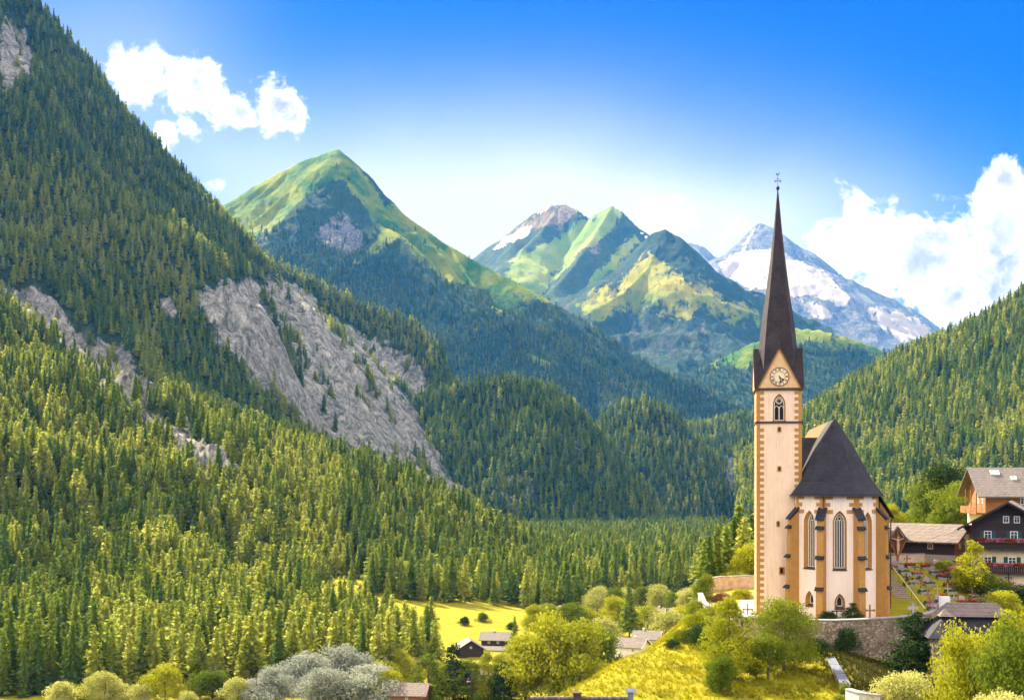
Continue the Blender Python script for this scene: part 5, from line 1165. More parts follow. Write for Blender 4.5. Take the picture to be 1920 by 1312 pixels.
def add_window(root, org, u, nrm, cx, cz, w, h, shutters=0, frame=None, bars=True):
    """window in a wall plane: frame (part) > pane, glazing bar; shutters are parts of the house"""
    up = Vector((0, 0, 1)); c = org + u * cx + up * cz
    def bx(mb, u0, u1, z0, z1, d0, d1):
        vs = [c + u * a + up * b_ + nrm * d for d in (d1, d0) for b_ in (z0, z1) for a in (u0, u1)]; mb.add(vs, [(0, 1, 3, 2), (5, 4, 6, 7), (1, 5, 7, 3), (4, 0, 2, 6), (2, 3, 7, 6), (0, 4, 5, 1)])
    t = 0.11; mb = MB(); bx(mb, -w / 2, -w / 2 + t, -h / 2, h / 2, 0, 0.08); bx(mb, w / 2 - t, w / 2, -h / 2, h / 2, 0, 0.08); bx(mb, -w / 2 + t, w / 2 - t, h / 2 - t, h / 2, 0, 0.08); bx(mb, -w / 2 + t, w / 2 - t, -h / 2, -h / 2 + t, 0, 0.08)
    o = mb.build('window', frame or m_frame, root)
    pn = MB(); bx(pn, -w / 2 + t, w / 2 - t, -h / 2 + t, h / 2 - t, 0.0, 0.02); pn.build('pane', m_pane, o)
    if bars:
        gb = MB(); bx(gb, -0.035, 0.035, -h / 2 + t, h / 2 - t, 0.02, 0.06); bx(gb, -w / 2 + t, -0.035, h * 0.1, h * 0.1 + .05, 0.02, 0.06); bx(gb, 0.035, w / 2 - t, h * .1, h * .1 + .05, 0.02, 0.06); gb.build('glazing_bar', frame or m_frame, o)
    if shutters:
        for s in ((-1, 1) if shutters == 2 else (shutters,)):
            sh = MB(); a = s * (w / 2 + w * 0.27); bx(sh, a - w * .25, a + w * .25, -h / 2, h / 2, 0.02, 0.09); bx(sh, a - w * .19, a + w * .19, -h * .42, h * .42, 0.09, 0.11); sh.build('shutter', m_shut, root)
    return o
def house(name, loc, rz, w, d, h, rise, over, wall_m, roof_m, label, base_m=None, base_h=0.0, sink=3.0, wins=(), th=0.22, cat='house', group=None, verge=None, chimney=None, front_over=None):
    """gabled house; local x across the gable, ridge along local y, gable front at -d/2"""
    r = empty(name, loc, rz, label, cat, group); fo = over if front_over is None else front_over
    b = MB(); b.poly_prism([(-w / 2, -d / 2, base_h if base_h else -sink), (w / 2, -d / 2, base_h if base_h else -sink), (w / 2, -d / 2, h), (0, -d / 2, h + rise), (-w / 2, -d / 2, h)], (0, d, 0)); b.build('wall', wall_m, r)
    if base_h: b = MB(); b.box(-w / 2 - .04, w / 2 + .04, -d / 2 - .04, d / 2 + .04, -sink, base_h); b.build('plaster_base', base_m, r)
    sl = rise / (w / 2); ex = w / 2 + over; ez = h - sl * over
    rf = MB(); y0, y1 = -d / 2 - fo, d / 2 + over
    rf.poly_prism([(-ex, y0, ez), (0, y0, h + rise), (ex, y0, ez), (ex, y0, ez + th), (0, y0, h + rise + th * 1.1), (-ex, y0, ez + th)], (0, y1 - y0, 0)); ro = rf.build('roof', roof_m, r)
    for s in (-1, 1):
        v = MB(); v.bar((s * ex, y0 - 0.03, ez + th * .45), (0, y0 - 0.03, h + rise + th * .45), 0.06, 0.3, (0, 0, 1)); v.build('verge_board', verge or wall_m, ro)
    if chimney:
        cx, cy, ch = chimney; c = MB(); c.box(cx - .35, cx + .35, cy - .35, cy + .35, h, h + rise + ch); c.box(cx - .45, cx + .45, cy - .45, cy + .45, h + rise + ch + .003, h + rise + ch + .15); c.build('chimney', m_hwhite, ro)
    fc = {'f': (Vector((0, -d / 2, 0)), Vector((1, 0, 0)), Vector((0, -1, 0))), 'l': (Vector((-w / 2, 0, 0)), Vector((0, -1, 0)), Vector((-1, 0, 0))), 'r': (Vector((w / 2, 0, 0)), Vector((0, 1, 0)), Vector((1, 0, 0)))}
    for q in wins:
        f_, cx, cz, ww, hh = q[:5]; o, u, n = fc[f_]; dd = 0.045 if (base_h and cz < base_h) else 0.003; add_window(r, o + n * dd, u, n, cx, cz, ww, hh, q[5] if len(q) > 5 else 0, bars=ww > 0.75)
    return r, ro
def balcony(root, w, y, z, hgt, depth, side_off=0.0, rail_m=None, flowers=None):
    fl = MB(); fl.box(-w / 2 + side_off, w / 2 + side_off, y - depth, y, z - 0.18, z); o = fl.build('balcony', rail_m or m_dkwood, root)
    n = int(w / 0.28)
    for k in range(n):
        b = MB(); x = -w / 2 + side_off + (k + .5) * w / n; b.box(x - .115, x + .115, y - depth - .03, y - depth + .03, z + .003, z + hgt); b.build('board', rail_m or m_dkwood, o)
    rl = MB(); rl.box(-w / 2 + side_off, w / 2 + side_off, y - depth - .07, y - depth + .07, z + hgt + .003, z + hgt + .09); rl.build('handrail', rail_m or m_dkwood, o)
    for k in range(int(w / 1.7)):
        b = MB(); x = -w / 2 + side_off + 0.8 + k * 1.7; b.box(x - .1, x + .1, y - depth, y, z - 0.42, z - 0.183); b.build('bracket', m_brwood, o)
    return o
# dark farmhouse with flower balconies
FX, FY = X(1893, 184), 184.0
fh, fr_ = house('farmhouse', (FX + 2.2, FY + 5.3, 3.0), R(-24), 10.4, 11, 10.6, 3.0, 1.9, m_dkwood, m_roofgrey, 'dark timber farmhouse over yellowish plaster, with two flower balconies', m_house, 6.75, 4.0,
    wins=(('f', -2.9, 8.75, 1.05, 1.35, 2), ('f', 0.75, 8.75, 1.05, 1.35, 2), ('f', 4.2, 8.75, 1.05, 1.35, 2), ('f', -0.35, 11.15, 0.85, 1.05), ('f', 1.15, 11.15, 0.85, 1.05), ('f', -2.9, 4.95, 1.15, 1.3, 1), ('f', 0.5, 4.95, 1.15, 1.3, 2), ('f', 4.0, 4.95, 1.15, 1.3, 2)), verge=m_dkwood)
balcony(fh, 10.2, -5.55, 6.85, 1.15, 1.1); balcony(fh, 9.0, -5.55, 3.3, 1.0, 1.0, 0.7)
fb_mesh = mesh_np('flowers', *petals(150, 0.75, 0.22, 0.5, 0.10, 77), FL['pink']); fb2 = mesh_np('flowers', *petals(150, 0.75, 0.22, 0.5, 0.10, 78), FL['red']); fbl = mesh_np('leaves', *petals(60, 0.75, 0.22, 0.4, 0.10, 79), FL['green'])
for bz, xs, yy in ((7.75, (-3.6, -2.5, -1.0, 0.3, 1.9, 3.4, 4.6), -6.75), (4.1, (-2.9, -1.4, 0.1, 1.5, 2.9, 4.4), -6.65)):
    for i, x in enumerate(xs):
        fx_ = empty('flower_box', fh.matrix_basis @ Vector((x, yy, bz)), R(-24), '%s geranium box on the %s farmhouse balcony, %s along' % ('pink' if i % 3 else 'red', 'upper' if bz > 5 else 'lower', ORD[i]), 'flower box', 'geranium boxes on the farmhouse balconies')
        bxm = MB(); bxm.box(-.75, .75, -.15, .12, -0.02, 0.2); bxm.build('box', m_brwood, fx_)
        a = link(bpy.data.objects.new('flowers', fb_mesh if i % 3 else fb2), fx_); a.location = (0, -0.05, 0.1); a = link(bpy.data.objects.new('leaves', fbl), fx_); a.location = (0, -0.05, 0.05)
# upper chalet with grey roof, ridge across the view
ch, chr_ = house('chalet', (X(1905, 216) + 4.5, 217.5, 8.0), R(84), 11.5, 21, 10.1, 3.9, 1.6, m_wood, m_roofgrey, 'warm timber chalet with a wide grey roof and skylights, highest house on the hill', m_house, 6.0, 5.0,
    wins=(), verge=m_trim, front_over=2.6)
sl_ = Matrix.Rotation(math.atan2(3.9, 5.75), 4, 'Y')
# local +x of this house faces away from the viewer or towards it after the turn: roof slope seen is local -x
def roof_pt(x, y, up=0.0): z = 10.1 + 3.9 * (1 - abs(x) / 5.75) + 0.26 + up; return Vector((x, y, z))
def skylight(yc, xc, w, h):
    mb = MB(); a, b_, c, d = roof_pt(xc - h / 2, yc - w / 2, .12), roof_pt(xc + h / 2, yc - w / 2, .12), roof_pt(xc + h / 2, yc + w / 2, .12), roof_pt(xc - h / 2, yc + w / 2, .12)
    for p, q in ((a, b_), (b_, c), (c, d), (d, a)): mb.bar(p, q, 0.16, 0.2)
    o = mb.build('skylight', m_frame, chr_); pn = MB(); pn.add([a, b_, c, d], [(0, 1, 2, 3)]); pn.build('pane', mat('sky_lit_glass', (0.35, 0.4, 0.45), (0.42, 0.46, 0.5), 2, 0.05, spec=0.9), o)
NEARX = -1.0  # replaced below by the side that faces the eye
mw = ch.matrix_basis
NEARX = 1.0 if (mw.to_3x3() @ Vector((1, 0, 0))).y < 0 else -1.0
LEFTY = 1.0 if (mw.to_3x3() @ Vector((0, 1, 0))).x < 0 else -1.0
skylight(LEFTY * 7.8, NEARX * 1.5, 1.3, 1.0); skylight(LEFTY * 5.0, NEARX * 2.9, 0.8, 0.8)
dm = MB(); yc = LEFTY * -0.6
dm.box(NEARX * 5.2 if NEARX < 0 else NEARX * 1.2, NEARX * 1.2 if NEARX < 0 else NEARX * 5.2, yc - 2.6, yc + 2.6, 10.6, 13.0); dmo = dm.build('dormer', m_wood, chr_)
dr = MB(); dr.poly_prism([(NEARX * 6.0, yc - 3.2, 12.8), (NEARX * 6.0, yc - 3.2, 13.0), (NEARX * 0.4, yc - 3.2, 14.0), (NEARX * 0.4, yc - 3.2, 13.8)], (0, 6.4, 0)); dr.build('dormer_roof', m_roofgrey, dmo)
add_window(chr_, Vector((NEARX * 5.203, yc, 0)), Vector((0, -NEARX if False else 1, 0)), Vector((NEARX, 0, 0)), 0.6 * LEFTY, 11.8, 1.0, 1.1)
bwin = [('l' if NEARX < 0 else 'r')]
ed = Vector((NEARX * 5.753, 0, 0))
for y_, z_ in ((LEFTY * 4.2, 8.4), (LEFTY * 0.5, 8.4)): add_window(ch, ed, Vector((0, 1, 0)), Vector((NEARX, 0, 0)), y_, z_, 1.0, 1.2)
ge = Vector((0, LEFTY * 10.503, 0))
for x_, z_ in ((NEARX * 4.2, 8.6), (NEARX * 1.5, 8.6), (NEARX * 4.2, 5.0)): add_window(ch, ge + (Vector((0, LEFTY * .045, 0)) if z_ < 6 else Vector()), Vector((1, 0, 0)), Vector((0, LEFTY, 0)), x_, z_, 0.9, 1.3)
bal = MB(); yb_ = LEFTY * 10.5; y2 = LEFTY * 11.9; bal.box(-5.4, 5.4, min(yb_, y2), max(yb_, y2), 6.2, 6.4); bo = bal.build('balcony', m_wood, ch)
for k in range(28): b = MB(); x = -5.3 + k * .39; b.box(x - .15, x + .15, y2 - .03, y2 + .03, 6.403, 7.4); b.build('board', m_wood, bo)
for k in range(3): b = MB(); b.bar((NEARX * 5.3, y2, 6.0), (NEARX * 5.3, y2, 10.0), 0.16) if k == 0 else b.bar((NEARX * (5.3 - 3.5 * k), y2, 6.0), (NEARX * (5.3 - 3.5 * k), y2, 10.4), 0.16); b.build('post', m_wood, bo)
# long brown barn, gable end turned to the viewer's right
bn, _ = house('barn', (X(1716, 203) , 203.0, 7.6), R(46), 8.0, 17, 2.9, 2.2, 0.9, m_dkwood, m_roofwood, 'long low dark barn with a shingle roof behind the churchyard', m_path, 0.6, 2.5, verge=m_brwood,
    wins=())
mwb = bn.matrix_basis.to_3x3()
GE = -1.0 if (mwb @ Vector((0, -1, 0))).y < 0 else 1.0       # gable end that faces the eye
g2 = MB(); yg = GE * 8.5; g2.add([(-4.0, yg + GE * .012, 0.61), (4.0, yg + GE * .012, 0.61), (4.0, yg + GE * .012, 2.9), (0, yg + GE * .012, 5.05), (-4.0, yg + GE * .012, 2.9)], [(0, 1, 2, 3, 4)]); gb_ = g2.build('gable_wall', m_brwood, bn)
d_ = MB(); d_.box(-0.2, 0.9, min(yg + GE * .012, yg + GE * .08), max(yg + GE * .012, yg + GE * .08), 0.3, 2.5); d_.build('door', m_black, bn)
for s in (-0.28, 0.98): d_ = MB(); d_.box(s - .09, s + .09, min(yg + GE * .015, yg + GE * .14), max(yg + GE * .015, yg + GE * .14), 0.3, 2.6); d_.build('door_post', m_trim, bn)
d_ = MB(); d_.box(-0.65, 0.85, min(yg + GE * .014, yg + GE * .1), max(yg + GE * .014, yg + GE * .1), 3.0, 3.75); d_.build('sign_board', m_hwhite, bn)
for i, wd in enumerate((1.1, 0.9)):
    d_ = MB(); d_.box(0.1 - wd / 2, 0.1 + wd / 2, min(yg + GE * .1, yg + GE * .115), max(yg + GE * .1, yg + GE * .115), 3.48 - .25 * i, 3.56 - .25 * i); d_.build('sign_line', m_black, bn)
add_window(bn, Vector((0, yg + GE * .013, 0)), Vector((1, 0, 0)), Vector((0, GE, 0)), -2.2, 2.0, 0.6, 0.9)
BS = -1.0 if (mwb @ Vector((-1, 0, 0))).y < 0 else 1.0
for y_ in (GE * 4.5, GE * -0.5): add_window(bn, Vector((BS * 4.003, 0, 0)), Vector((0, 1, 0)), Vector((BS, 0, 0)), y_, 1.9, 0.9, 0.9, 0, m_trim)
# churchyard back wall
wall_strip('churchyard_wall', [(X(1660, 196), 196), (X(1720, 197.5), 197.5), (X(1765, 198), 198), (X(1800, 196), 196)], [8.1, 8.2, 8.3, 8.2], 4, 0.5, mat('rosy_lime_wall', (0.5, 0.38, 0.28), (0.64, 0.51, 0.39), 1.2, .9, .4), 'rosy plastered wall along the back of the churchyard', m_coping, 1.5)

# ---- crucifix under its diamond-shaped hood
cx_ = empty('wayside_crucifix', (X(1683, 194.2), 194.2, 6.2), R(-6), 'carved crucifix under a diamond-shaped wooden hood at the top of the churchyard', 'crucifix')
m_carve = mat('carved_pale_wood', (0.52, 0.32, 0.18), (0.64, 0.44, 0.28), 4.0, 0.7)
b = MB(); b.box(-0.16, 0.16, -0.14, 0.14, -0.8, 6.2); b.build('post', m_wood, cx_)
b = MB(); b.box(-1.15, 1.15, -0.12, 0.12, 4.55, 4.8); b.build('crossbeam', m_wood, cx_)
b = MB(); b.poly_prism([(0, 0.2, 1.9), (1.25, 0.2, 4.55), (0, 0.2, 6.35), (-1.25, 0.2, 4.55)], (0, 0.1, 0)); b.build('back_board', m_brwood, cx_)
for s in (-1, 1):
    b = MB(); b.poly_prism([(0, -0.65, 6.4), (0, -0.65, 6.6), (s * 1.6, -0.65, 4.4), (s * 1.6, -0.65, 4.25)], (0, 1.0, 0)); b.build('hood_board', m_roofgrey, cx_)
    b = MB(); b.bar((s * 1.3, 0.0, 4.5), (s * 0.1, 0.0, 1.85), 0.14, 0.5, (0, 1, 0)); b.build('side_board', m_wood, cx_)
b = MB(); y = -0.3
b.tube([(0, y, 2.55), (0.02, y - .04, 3.1), (0.0, y - .06, 3.6), (0, y, 4.0), (0, y, 4.4), (0, y, 4.62)], [0.09, 0.15, 0.2, 0.19, 0.22, 0.1], 8)
b.lathe([(0.02, -0.18), (0.12, -0.1), (0.14, 0.04), (0.08, 0.16), (0.01, 0.19)], 8, (0.05, y - .06, 4.82))
for s in (-1, 1): b.tube([(s * 0.15, y, 4.45), (s * 0.55, y + .04, 4.55), (s * 1.0, y + .1, 4.72)], [0.1, 0.075, 0.05], 6); b.tube([(s * .09, y - .02, 3.5), (s * .1, y - .14, 2.85), (s * .04, y - .02, 2.2)], [0.13, 0.1, 0.06], 6)
b.tube_rings([[(0.24 * math.cos(a), y - .03 + 0.2 * math.sin(a), z) for a in np.linspace(0, 5.5, 8)] for z in (3.35, 3.75)]); b.build('figure', m_carve, cx_)

# ---- slate-roofed gatehouse below the churchyard wall
gh = empty('gatehouse', (X(1812, 152), 152.0, -6.0), R(-8), 'stone gatehouse with a two-tier slate roof below the churchyard', 'building')
b = MB(); b.box(-4.6, 4.4, -3.2, 3.2, -4, 7.1); b.build('wall', m_rubble, gh)
def frustum(x0, x1, y0, y1, z0, X0, X1, Y0, Y1, z1): return MB().tube_rings([[(x0, y0, z0), (x1, y0, z0), (x1, y1, z0), (x0, y1, z0)], [(X0, Y0, z1), (X1, Y0, z1), (X1, Y1, z1), (X0, Y1, z1)]])
lo_ = frustum(-5.3, 5.1, -4.0, 4.0, 7.0, -3.0, 4.3, -1.5, 1.8, 9.2).build('lower_roof', m_slate, gh)
b = MB(); b.box(-2.9, 4.2, -1.4, 1.7, 9.0, 9.6); b.build('clerestory', m_dkwood, gh)
frustum(-3.6, 4.9, -2.1, 2.4, 9.45, -2.2, 3.6, -0.2, 0.5, 10.95).build('upper_roof', shingle_mat('sunned_shingle', (0.12, 0.09, 0.075), (0.20, 0.15, 0.125), (0.16, 0.12, 0.1), .4, .35), gh)
b = MB(); b.box(-3.2, -1.0, -3.32, -3.205, 3.9, 6.95); gd = b.build('gate', m_black, gh)
for k in range(7): b = MB(); b.box(-3.15 + k * .31, -2.92 + k * .31, -3.40, -3.325, 4.6, 6.9); b.build('board', m_wood, gd)
b = MB(); b.box(-3.3, 0.2, -3.28, -3.21, 1.0, 3.88); b.build('plaster_panel', m_hwhite, gh)
b = MB(); b.box(X(1771, 161) - 0.6, X(1771, 161) + 0.6, 160.6, 161.4, -4, 4.9); tag(b.build('gate_pillar', m_hwhite), 'white plastered pillar between gatehouse roof and churchyard', 'pillar')

# ---- village houses in the valley
def vhouse(px, py, rz, w, d, h, rise, wm, rm, label, **k):
    p = hit(px, py, 300); return house('house', (p.x, p.y, p.z), R(rz), w, d, h, rise, 1.0, wm, rm, label, group='houses in the valley', **k)
vhouse(930, 1216, 80, 8, 10, 4.2, 2.2, m_dkwood, m_roofgrey, 'dark timber house with grey roof at the edge of the sunny meadow', base_m=m_hwhite, base_h=1.6, wins=(('l', -2, 3.0, .9, .9), ('l', 1.5, 3.0, .9, .9), ('r', -2, 3.0, .9, .9), ('r', 1.5, 3.0, .9, .9)), chimney=(0.4, 1, .7))
vhouse(880, 1228, 8, 9.5, 11, 3.0, 3.0, m_dkwood, m_roofgrey, 'dark gabled barn half hidden by bushes below the meadow', wins=(('f', 0, 3.6, .8, .8),))
vhouse(1185, 1232, 62, 8.5, 10, 4.6, 2.4, m_hwhite, m_roofwood, 'white house with brown roof just behind the grassy slope', wins=(('f', -1.8, 3.4, .9, 1.1), ('f', 1.6, 3.4, .9, 1.1), ('l', 2, 3.2, .9, 1.1), ('r', -2, 3.2, .9, 1.1)), chimney=(0.5, -1, .8))
vhouse(1214, 1220, 75, 9, 9, 5.2, 2.2, m_hwhite, m_roofgrey, 'white house with pale grey roof beyond the brown-roofed house', wins=(('f', 0, 3.6, .9, 1.1), ('f', 2, 3.6, .9, 1.1)), chimney=(0.5, 1.5, .9))
vhouse(1058, 1160, 20, 8, 9, 3, 2.6, m_dkwood, m_roofgrey, 'small dark farm building by the wood edge in the valley', wins=(('f', 0, 2.4, .8, .8),))
vhouse(1240, 1166, 75, 8, 12, 4, 2.4, m_hwhite, m_roofgrey, 'pale farmhouse among bushes in the far meadow', wins=(('l', -2, 2.6, .9, 1.), ('r', 2, 2.6, .9, 1.), ('f', 0, 2.6, .9, 1.)), chimney=(.4, 1, .7))
vhouse(768, 1322, 82, 8, 10, 4.0, 2.4, m_brwood, m_roofwood, 'brown barn with a rosy shingle roof at the bottom edge', wins=(('l', 0, 2.6, .8, .8), ('r', 0, 2.6, .8, .8)))
vhouse(876, 1292, 84, 8, 14, 3.6, 2.4, m_brwood, m_roofwood, 'long wooden barn with pale roof behind young larches', wins=(('l', 2, 2.4, .8, .8), ('r', -2, 2.4, .8, .8)))
hp = empty('house', (X(1092, 101), 101, -7.0), 0, 'roof ridge of a near house at the bottom edge under the grassy slope', 'house')
b = MB(); b.box(-4, 4, -3, 3, -6, 5.0); b.build('wall', m_hwhite, hp)
b = MB(); b.poly_prism([(-4.4, -3.8, 5.0), (-4.4, 0, 9.2), (-4.4, 3.8, 5.0)], (8.2, 0, 0)); b.build('roof', m_slate, hp)
for k in range(14): b = MB(); b.tube([(-4.3 + k * .58, 0, 9.22), (-3.75 + k * .58, 0, 9.26)], [0.14, 0.17], 8); b.build('ridge_tile', m_roofwood, hp)
b = MB(); b.box(-0.75, -0.15, -0.3, 0.3, 8.6, 9.62); b.box(-0.85, -0.05, -0.4, 0.4, 9.623, 9.72); b.build('chimney', m_cornice, hp)
b = MB(); b.box(3.7, 4.15, -0.25, 0.25, 8.0, 9.75); b.poly_prism([(3.5, -0.4, 9.75), (3.5, 0, 10.05), (3.5, 0.4, 9.75)], (0.9, 0, 0)); b.build('chimney', m_slab, hp)
# ------------------------------------------------------------------ broadleaf trees and bushes
LEAF = {'lime': leaf_mat('lime_leaves', (0.20, 0.23, 0.012), (0.42, 0.40, 0.02), 0.42, c3=(0.30, 0.31, 0.015)),
        'green': leaf_mat('green_leaves', (0.07, 0.11, 0.010), (0.24, 0.27, 0.02), 0.42, c3=(0.14, 0.18, 0.014)),
        'dark': leaf_mat('dark_leaves', (0.015, 0.035, 0.012), (0.05, 0.085, 0.02), 0.25),
        'grey': leaf_mat('silver_willow_leaves', (0.21, 0.23, 0.17), (0.45, 0.47, 0.37), 0.35),
        'pale': leaf_mat('pale_yellow_leaves', (0.30, 0.31, 0.06), (0.56, 0.54, 0.16), 0.42),
        'rose': leaf_mat('reddish_leaves', (0.16, 0.06, 0.04), (0.36, 0.17, 0.13), 0.35)}
def leafy(seed, mat_, nl, n, leaf, lobe=(0.13, 0.24), shape='round', z0=0.0):
    """crown of leaves on many uneven lobes; unit height, radius about 0.4"""
    r = np.random.default_rng(seed); C = []; NR = []
    for i in range(nl):
        f = r.random(); a = r.random() * 6.283
        if shape == 'round': zc = z0 + 0.12 + (0.86 - z0 - 0.1) * f; rad = 0.36 * math.sqrt(max(0.02, 1 - ((f - 0.42) / 0.62) ** 2))
        elif shape == 'tall': zc = z0 + 0.05 + (0.9 - z0) * f; rad = 0.24 * (1 - f ** 1.8) ** 0.8 + 0.03
        else: zc = 0.10 + 0.55 * f * (0.6 + 0.4 * r.random()); rad = 0.42 * (1 - 0.6 * f)                # bush
        q = rad * (r.uniform(0.4, 1.0) if r.random() < 0.72 else r.uniform(1.0, 1.32)); c = np.array([q * math.cos(a), q * math.sin(a), zc]); lr = r.uniform(*lobe) * (1.0 if shape != 'tall' else 0.75 * (1.15 - 0.6 * f))
        m = int(n / nl * (lr / np.mean(lobe)) ** 1.5); d = unit(r.normal(0, 1, (m, 3)) + [0, 0, 0.25])
        rr = lr * r.uniform(0.55, 1.08, (m, 1)) * np.array([1, 1, 0.8]); C.append(c + d * rr); NR.append(d)
    C = np.concatenate(C); NR = np.concatenate(NR); C[:, 2] = np.maximum(C[:, 2], 0.01)
    nn = unit(NR + r.normal(0, 0.7, NR.shape)); a = unit(np.cross(nn, r.normal(0, 1, nn.shape))); b = np.cross(nn, a); s = leaf * r.uniform(0.55, 1.3, (len(C), 1))
    return mesh_np('crown', *quads(C, a * s, b * s * 0.7), LEAF[mat_])
def limbs(seed, z0=0.12):
    r = random.Random(seed); mb = MB(); mb.tube([(0, 0, -0.08), (0.01, 0, 0.25), (-0.01, 0.02, 0.55), (0, 0, 0.8)], [0.028, 0.022, 0.014, 0.004], 7)
    for k in range(7):
        a = k * 0.9 + r.random(); z = 0.2 + 0.07 * k; q = r.uniform(.18, .3); mb.tube([(0, 0, z), (q * .5 * math.cos(a), q * .5 * math.sin(a), z + .09), (q * math.cos(a), q * math.sin(a), z + .2)], [0.012, 0.008, 0.003], 5)
    return mb.mesh('trunk', m_bark)
CROWN = {}
def crown_for(kind, shape, v, near):
    key = (kind, shape, v, near)
    if key not in CROWN: CROWN[key] = leafy(hash((kind, shape)) % 1000 * 0 + 7 * v + {'lime': 1, 'green': 2, 'dark': 3, 'grey': 4, 'pale': 5, 'rose': 6}[kind] * 31 + {'round': 0, 'tall': 11, 'bush': 17}[shape], kind, {0: 24, 1: 46, 2: 80}[int(near)], {0: 1500, 1: 8500, 2: 21000}[int(near)], {0: 0.034, 1: 0.0145, 2: 0.0088}[int(near)], lobe=(0.07, 0.2) if int(near) == 2 else (0.08, 0.27), shape=shape)
    return CROWN[key]
TRUNKS = [limbs(i) for i in range(3)]
def leaf_tree(px, py, h, kind, shape, label, width=1.0, D=None, near=False, v=None, name=None, group=None, cat=None, z=None):
    if D is None: p = hit(px, py, 300)
    else: x = X(px, D); p = Vector((x, D, z if z is not None else gz(x, D)))
    v = rng.integers(0, 3) if v is None else v
    bush = shape == 'bush'
    e = empty(name or ('bush' if bush else 'broadleaf_tree'), p, float(rng.uniform(0, 6.28)), label, cat or ('bush' if bush else 'tree'), group); e.scale = (h * width * float(rng.uniform(.85, 1.15)), h * width * float(rng.uniform(.85, 1.15)), h)
    link(bpy.data.objects.new('crown', crown_for(kind, shape, int(v), near)), e); link(bpy.data.objects.new('trunk', TRUNKS[int(v)]), e); return e
G1 = 'trees and bushes by the church wall'
leaf_tree(1470, 1275, 8.8, 'green', 'round', 'big light green tree in front of the retaining wall, hiding its middle', 1.0, D=145, near=2, v=0, group=G1)
leaf_tree(1440, 1300, 5.0, 'green', 'round', 'lower bushy tree at the foot of the big tree by the wall', 1.05, D=141, near=True, v=1, group=G1)
leaf_tree(1367, 1312, 9.6, 'lime', 'tall', 'slender young yellow-green tree standing on the grassy slope', 1.2, D=141, near=2, v=2, group=G1)
leaf_tree(1352, 1330, 4.0, 'green', 'round', 'small dark leafy tree at the foot of the slender young tree', 1.0, D=136, near=True, v=0, group=G1)
leaf_tree(1318, 1215, 3.8, 'dark', 'bush', 'dark rounded bush on the crest of the grassy slope', 1.5, D=158, near=True, v=0, group=G1)
leaf_tree(1345, 1190, 4.6, 'green', 'bush', 'sunlit bush against the left end of the retaining wall', 1.3, D=162, near=True, v=1, group=G1)
leaf_tree(1297, 1190, 2.6, 'lime', 'bush', 'low yellow bush at the rim of the grassy slope', 1.7, D=164, near=True, v=2, group=G1)
leaf_tree(1330, 1168, 3.4, 'lime', 'bush', 'bright yellow-green bush below the pale garden wall', 1.3, D=169, near=True, v=0, group=G1)
leaf_tree(1326, 1150, 2.6, 'dark', 'bush', 'small dark bush against the pale garden wall', 1.1, D=172.5, near=True, v=1, group=G1, z=0.6)
leaf_tree(1588, 1195, 4.0, 'dark', 'bush', 'dark green shrub hanging on the face of the retaining wall', 0.95, D=157.6, near=True, v=2, group=G1, z=-1.6)
leaf_tree(1534, 1250, 3.0, 'dark', 'bush', 'dark shrub where the low slab-topped wall meets the big wall', 1.2, D=153.5, near=True, v=1, group=G1)
leaf_tree(1553, 1158, 1.9, 'dark', 'bush', 'small dark bush at the foot of the choir beside the iron cross', 1.6, D=164.2, near=True, v=0, group=G1, z=1.25)
leaf_tree(1597, 1158, 2.6, 'dark', 'tall', 'small dark conical shrub against the choir buttress', 1.5, D=164.0, near=True, v=1, group=G1, z=1.25)
leaf_tree(1390, 1128, 2.5, 'lime', 'bush', 'yellow-green bush in the yard left of the tower', 1.5, D=196, near=True, v=2, group=G1, z=1.1)
leaf_tree(1352, 1125, 2.2, 'rose', 'bush', 'reddish flowering bush in the yard left of the tower', 1.7, D=192, near=True, v=1, group=G1, z=1.1)
leaf_tree(1362, 1142, 2.2, 'lime', 'bush', 'low golden bush at the front of the yard', 1.9, D=178, near=True, v=0, group=G1, z=1.1)
leaf_tree(1322, 1112, 4.2, 'green', 'round', 'small leafy tree at the outer corner of the yard', 1.0, D=192, near=True, v=0, group=G1, z=1.1)
leaf_tree(1408, 1110, 7.5, 'lime', 'round', 'bright tree just left of the tower', 1.05, D=226, near=True, v=1, group=G1, z=0.5)
leaf_tree(1380, 1112, 4.5, 'lime', 'bush', 'bright yellow bush behind the rosy yard wall', 1.4, D=222, near=True, v=2, group=G1, z=0.5)
for px, py, h, k, lb in ((1283, 1203, 2.6, 'green', 'green bush on the rim of the grassy slope, lowest of the rim bushes'), (1303, 1188, 3.2, 'lime', 'yellow-green bush on the slope rim below the garden wall corner'), (1312, 1160, 3.6, 'green', 'leafy bush hugging the outer foot of the garden wall'), (1262, 1215, 1.6, 'dark', 'tiny dark shrub low on the slope rim'), (1335, 1225, 2.4, 'green', 'rounded green bush below the dark crest bush')):
    leaf_tree(px, py, h, k, 'bush', lb, 1.4, D=hit(px, py, 100).y, near=True, group=G1)
G2 = 'foliage around the farmhouse and gatehouse'
leaf_tree(1718, 1240, 7.6, 'dark', 'tall', 'dark conical thuja in front of the retaining wall', 1.45, D=154.5, near=True, v=0, group=G2)
leaf_tree(1826, 1105, 7.8, 'lime', 'tall', 'bright yellow-green creeper climbing the corner of the farmhouse', 1.0, D=180, near=True, v=1, group=G2, name='climbing_creeper', cat='creeper', z=3.4)
leaf_tree(1850, 1110, 5.2, 'green', 'bush', 'dark green bush under the creeper at the farmhouse corner', 1.5, D=178.5, near=True, v=0, group=G2, z=3.0)
leaf_tree(1880, 1130, 4.6, 'dark', 'bush', 'dark hedge below the farmhouse balcony', 2.2, D=177, near=True, v=1, group=G2, z=1.8)
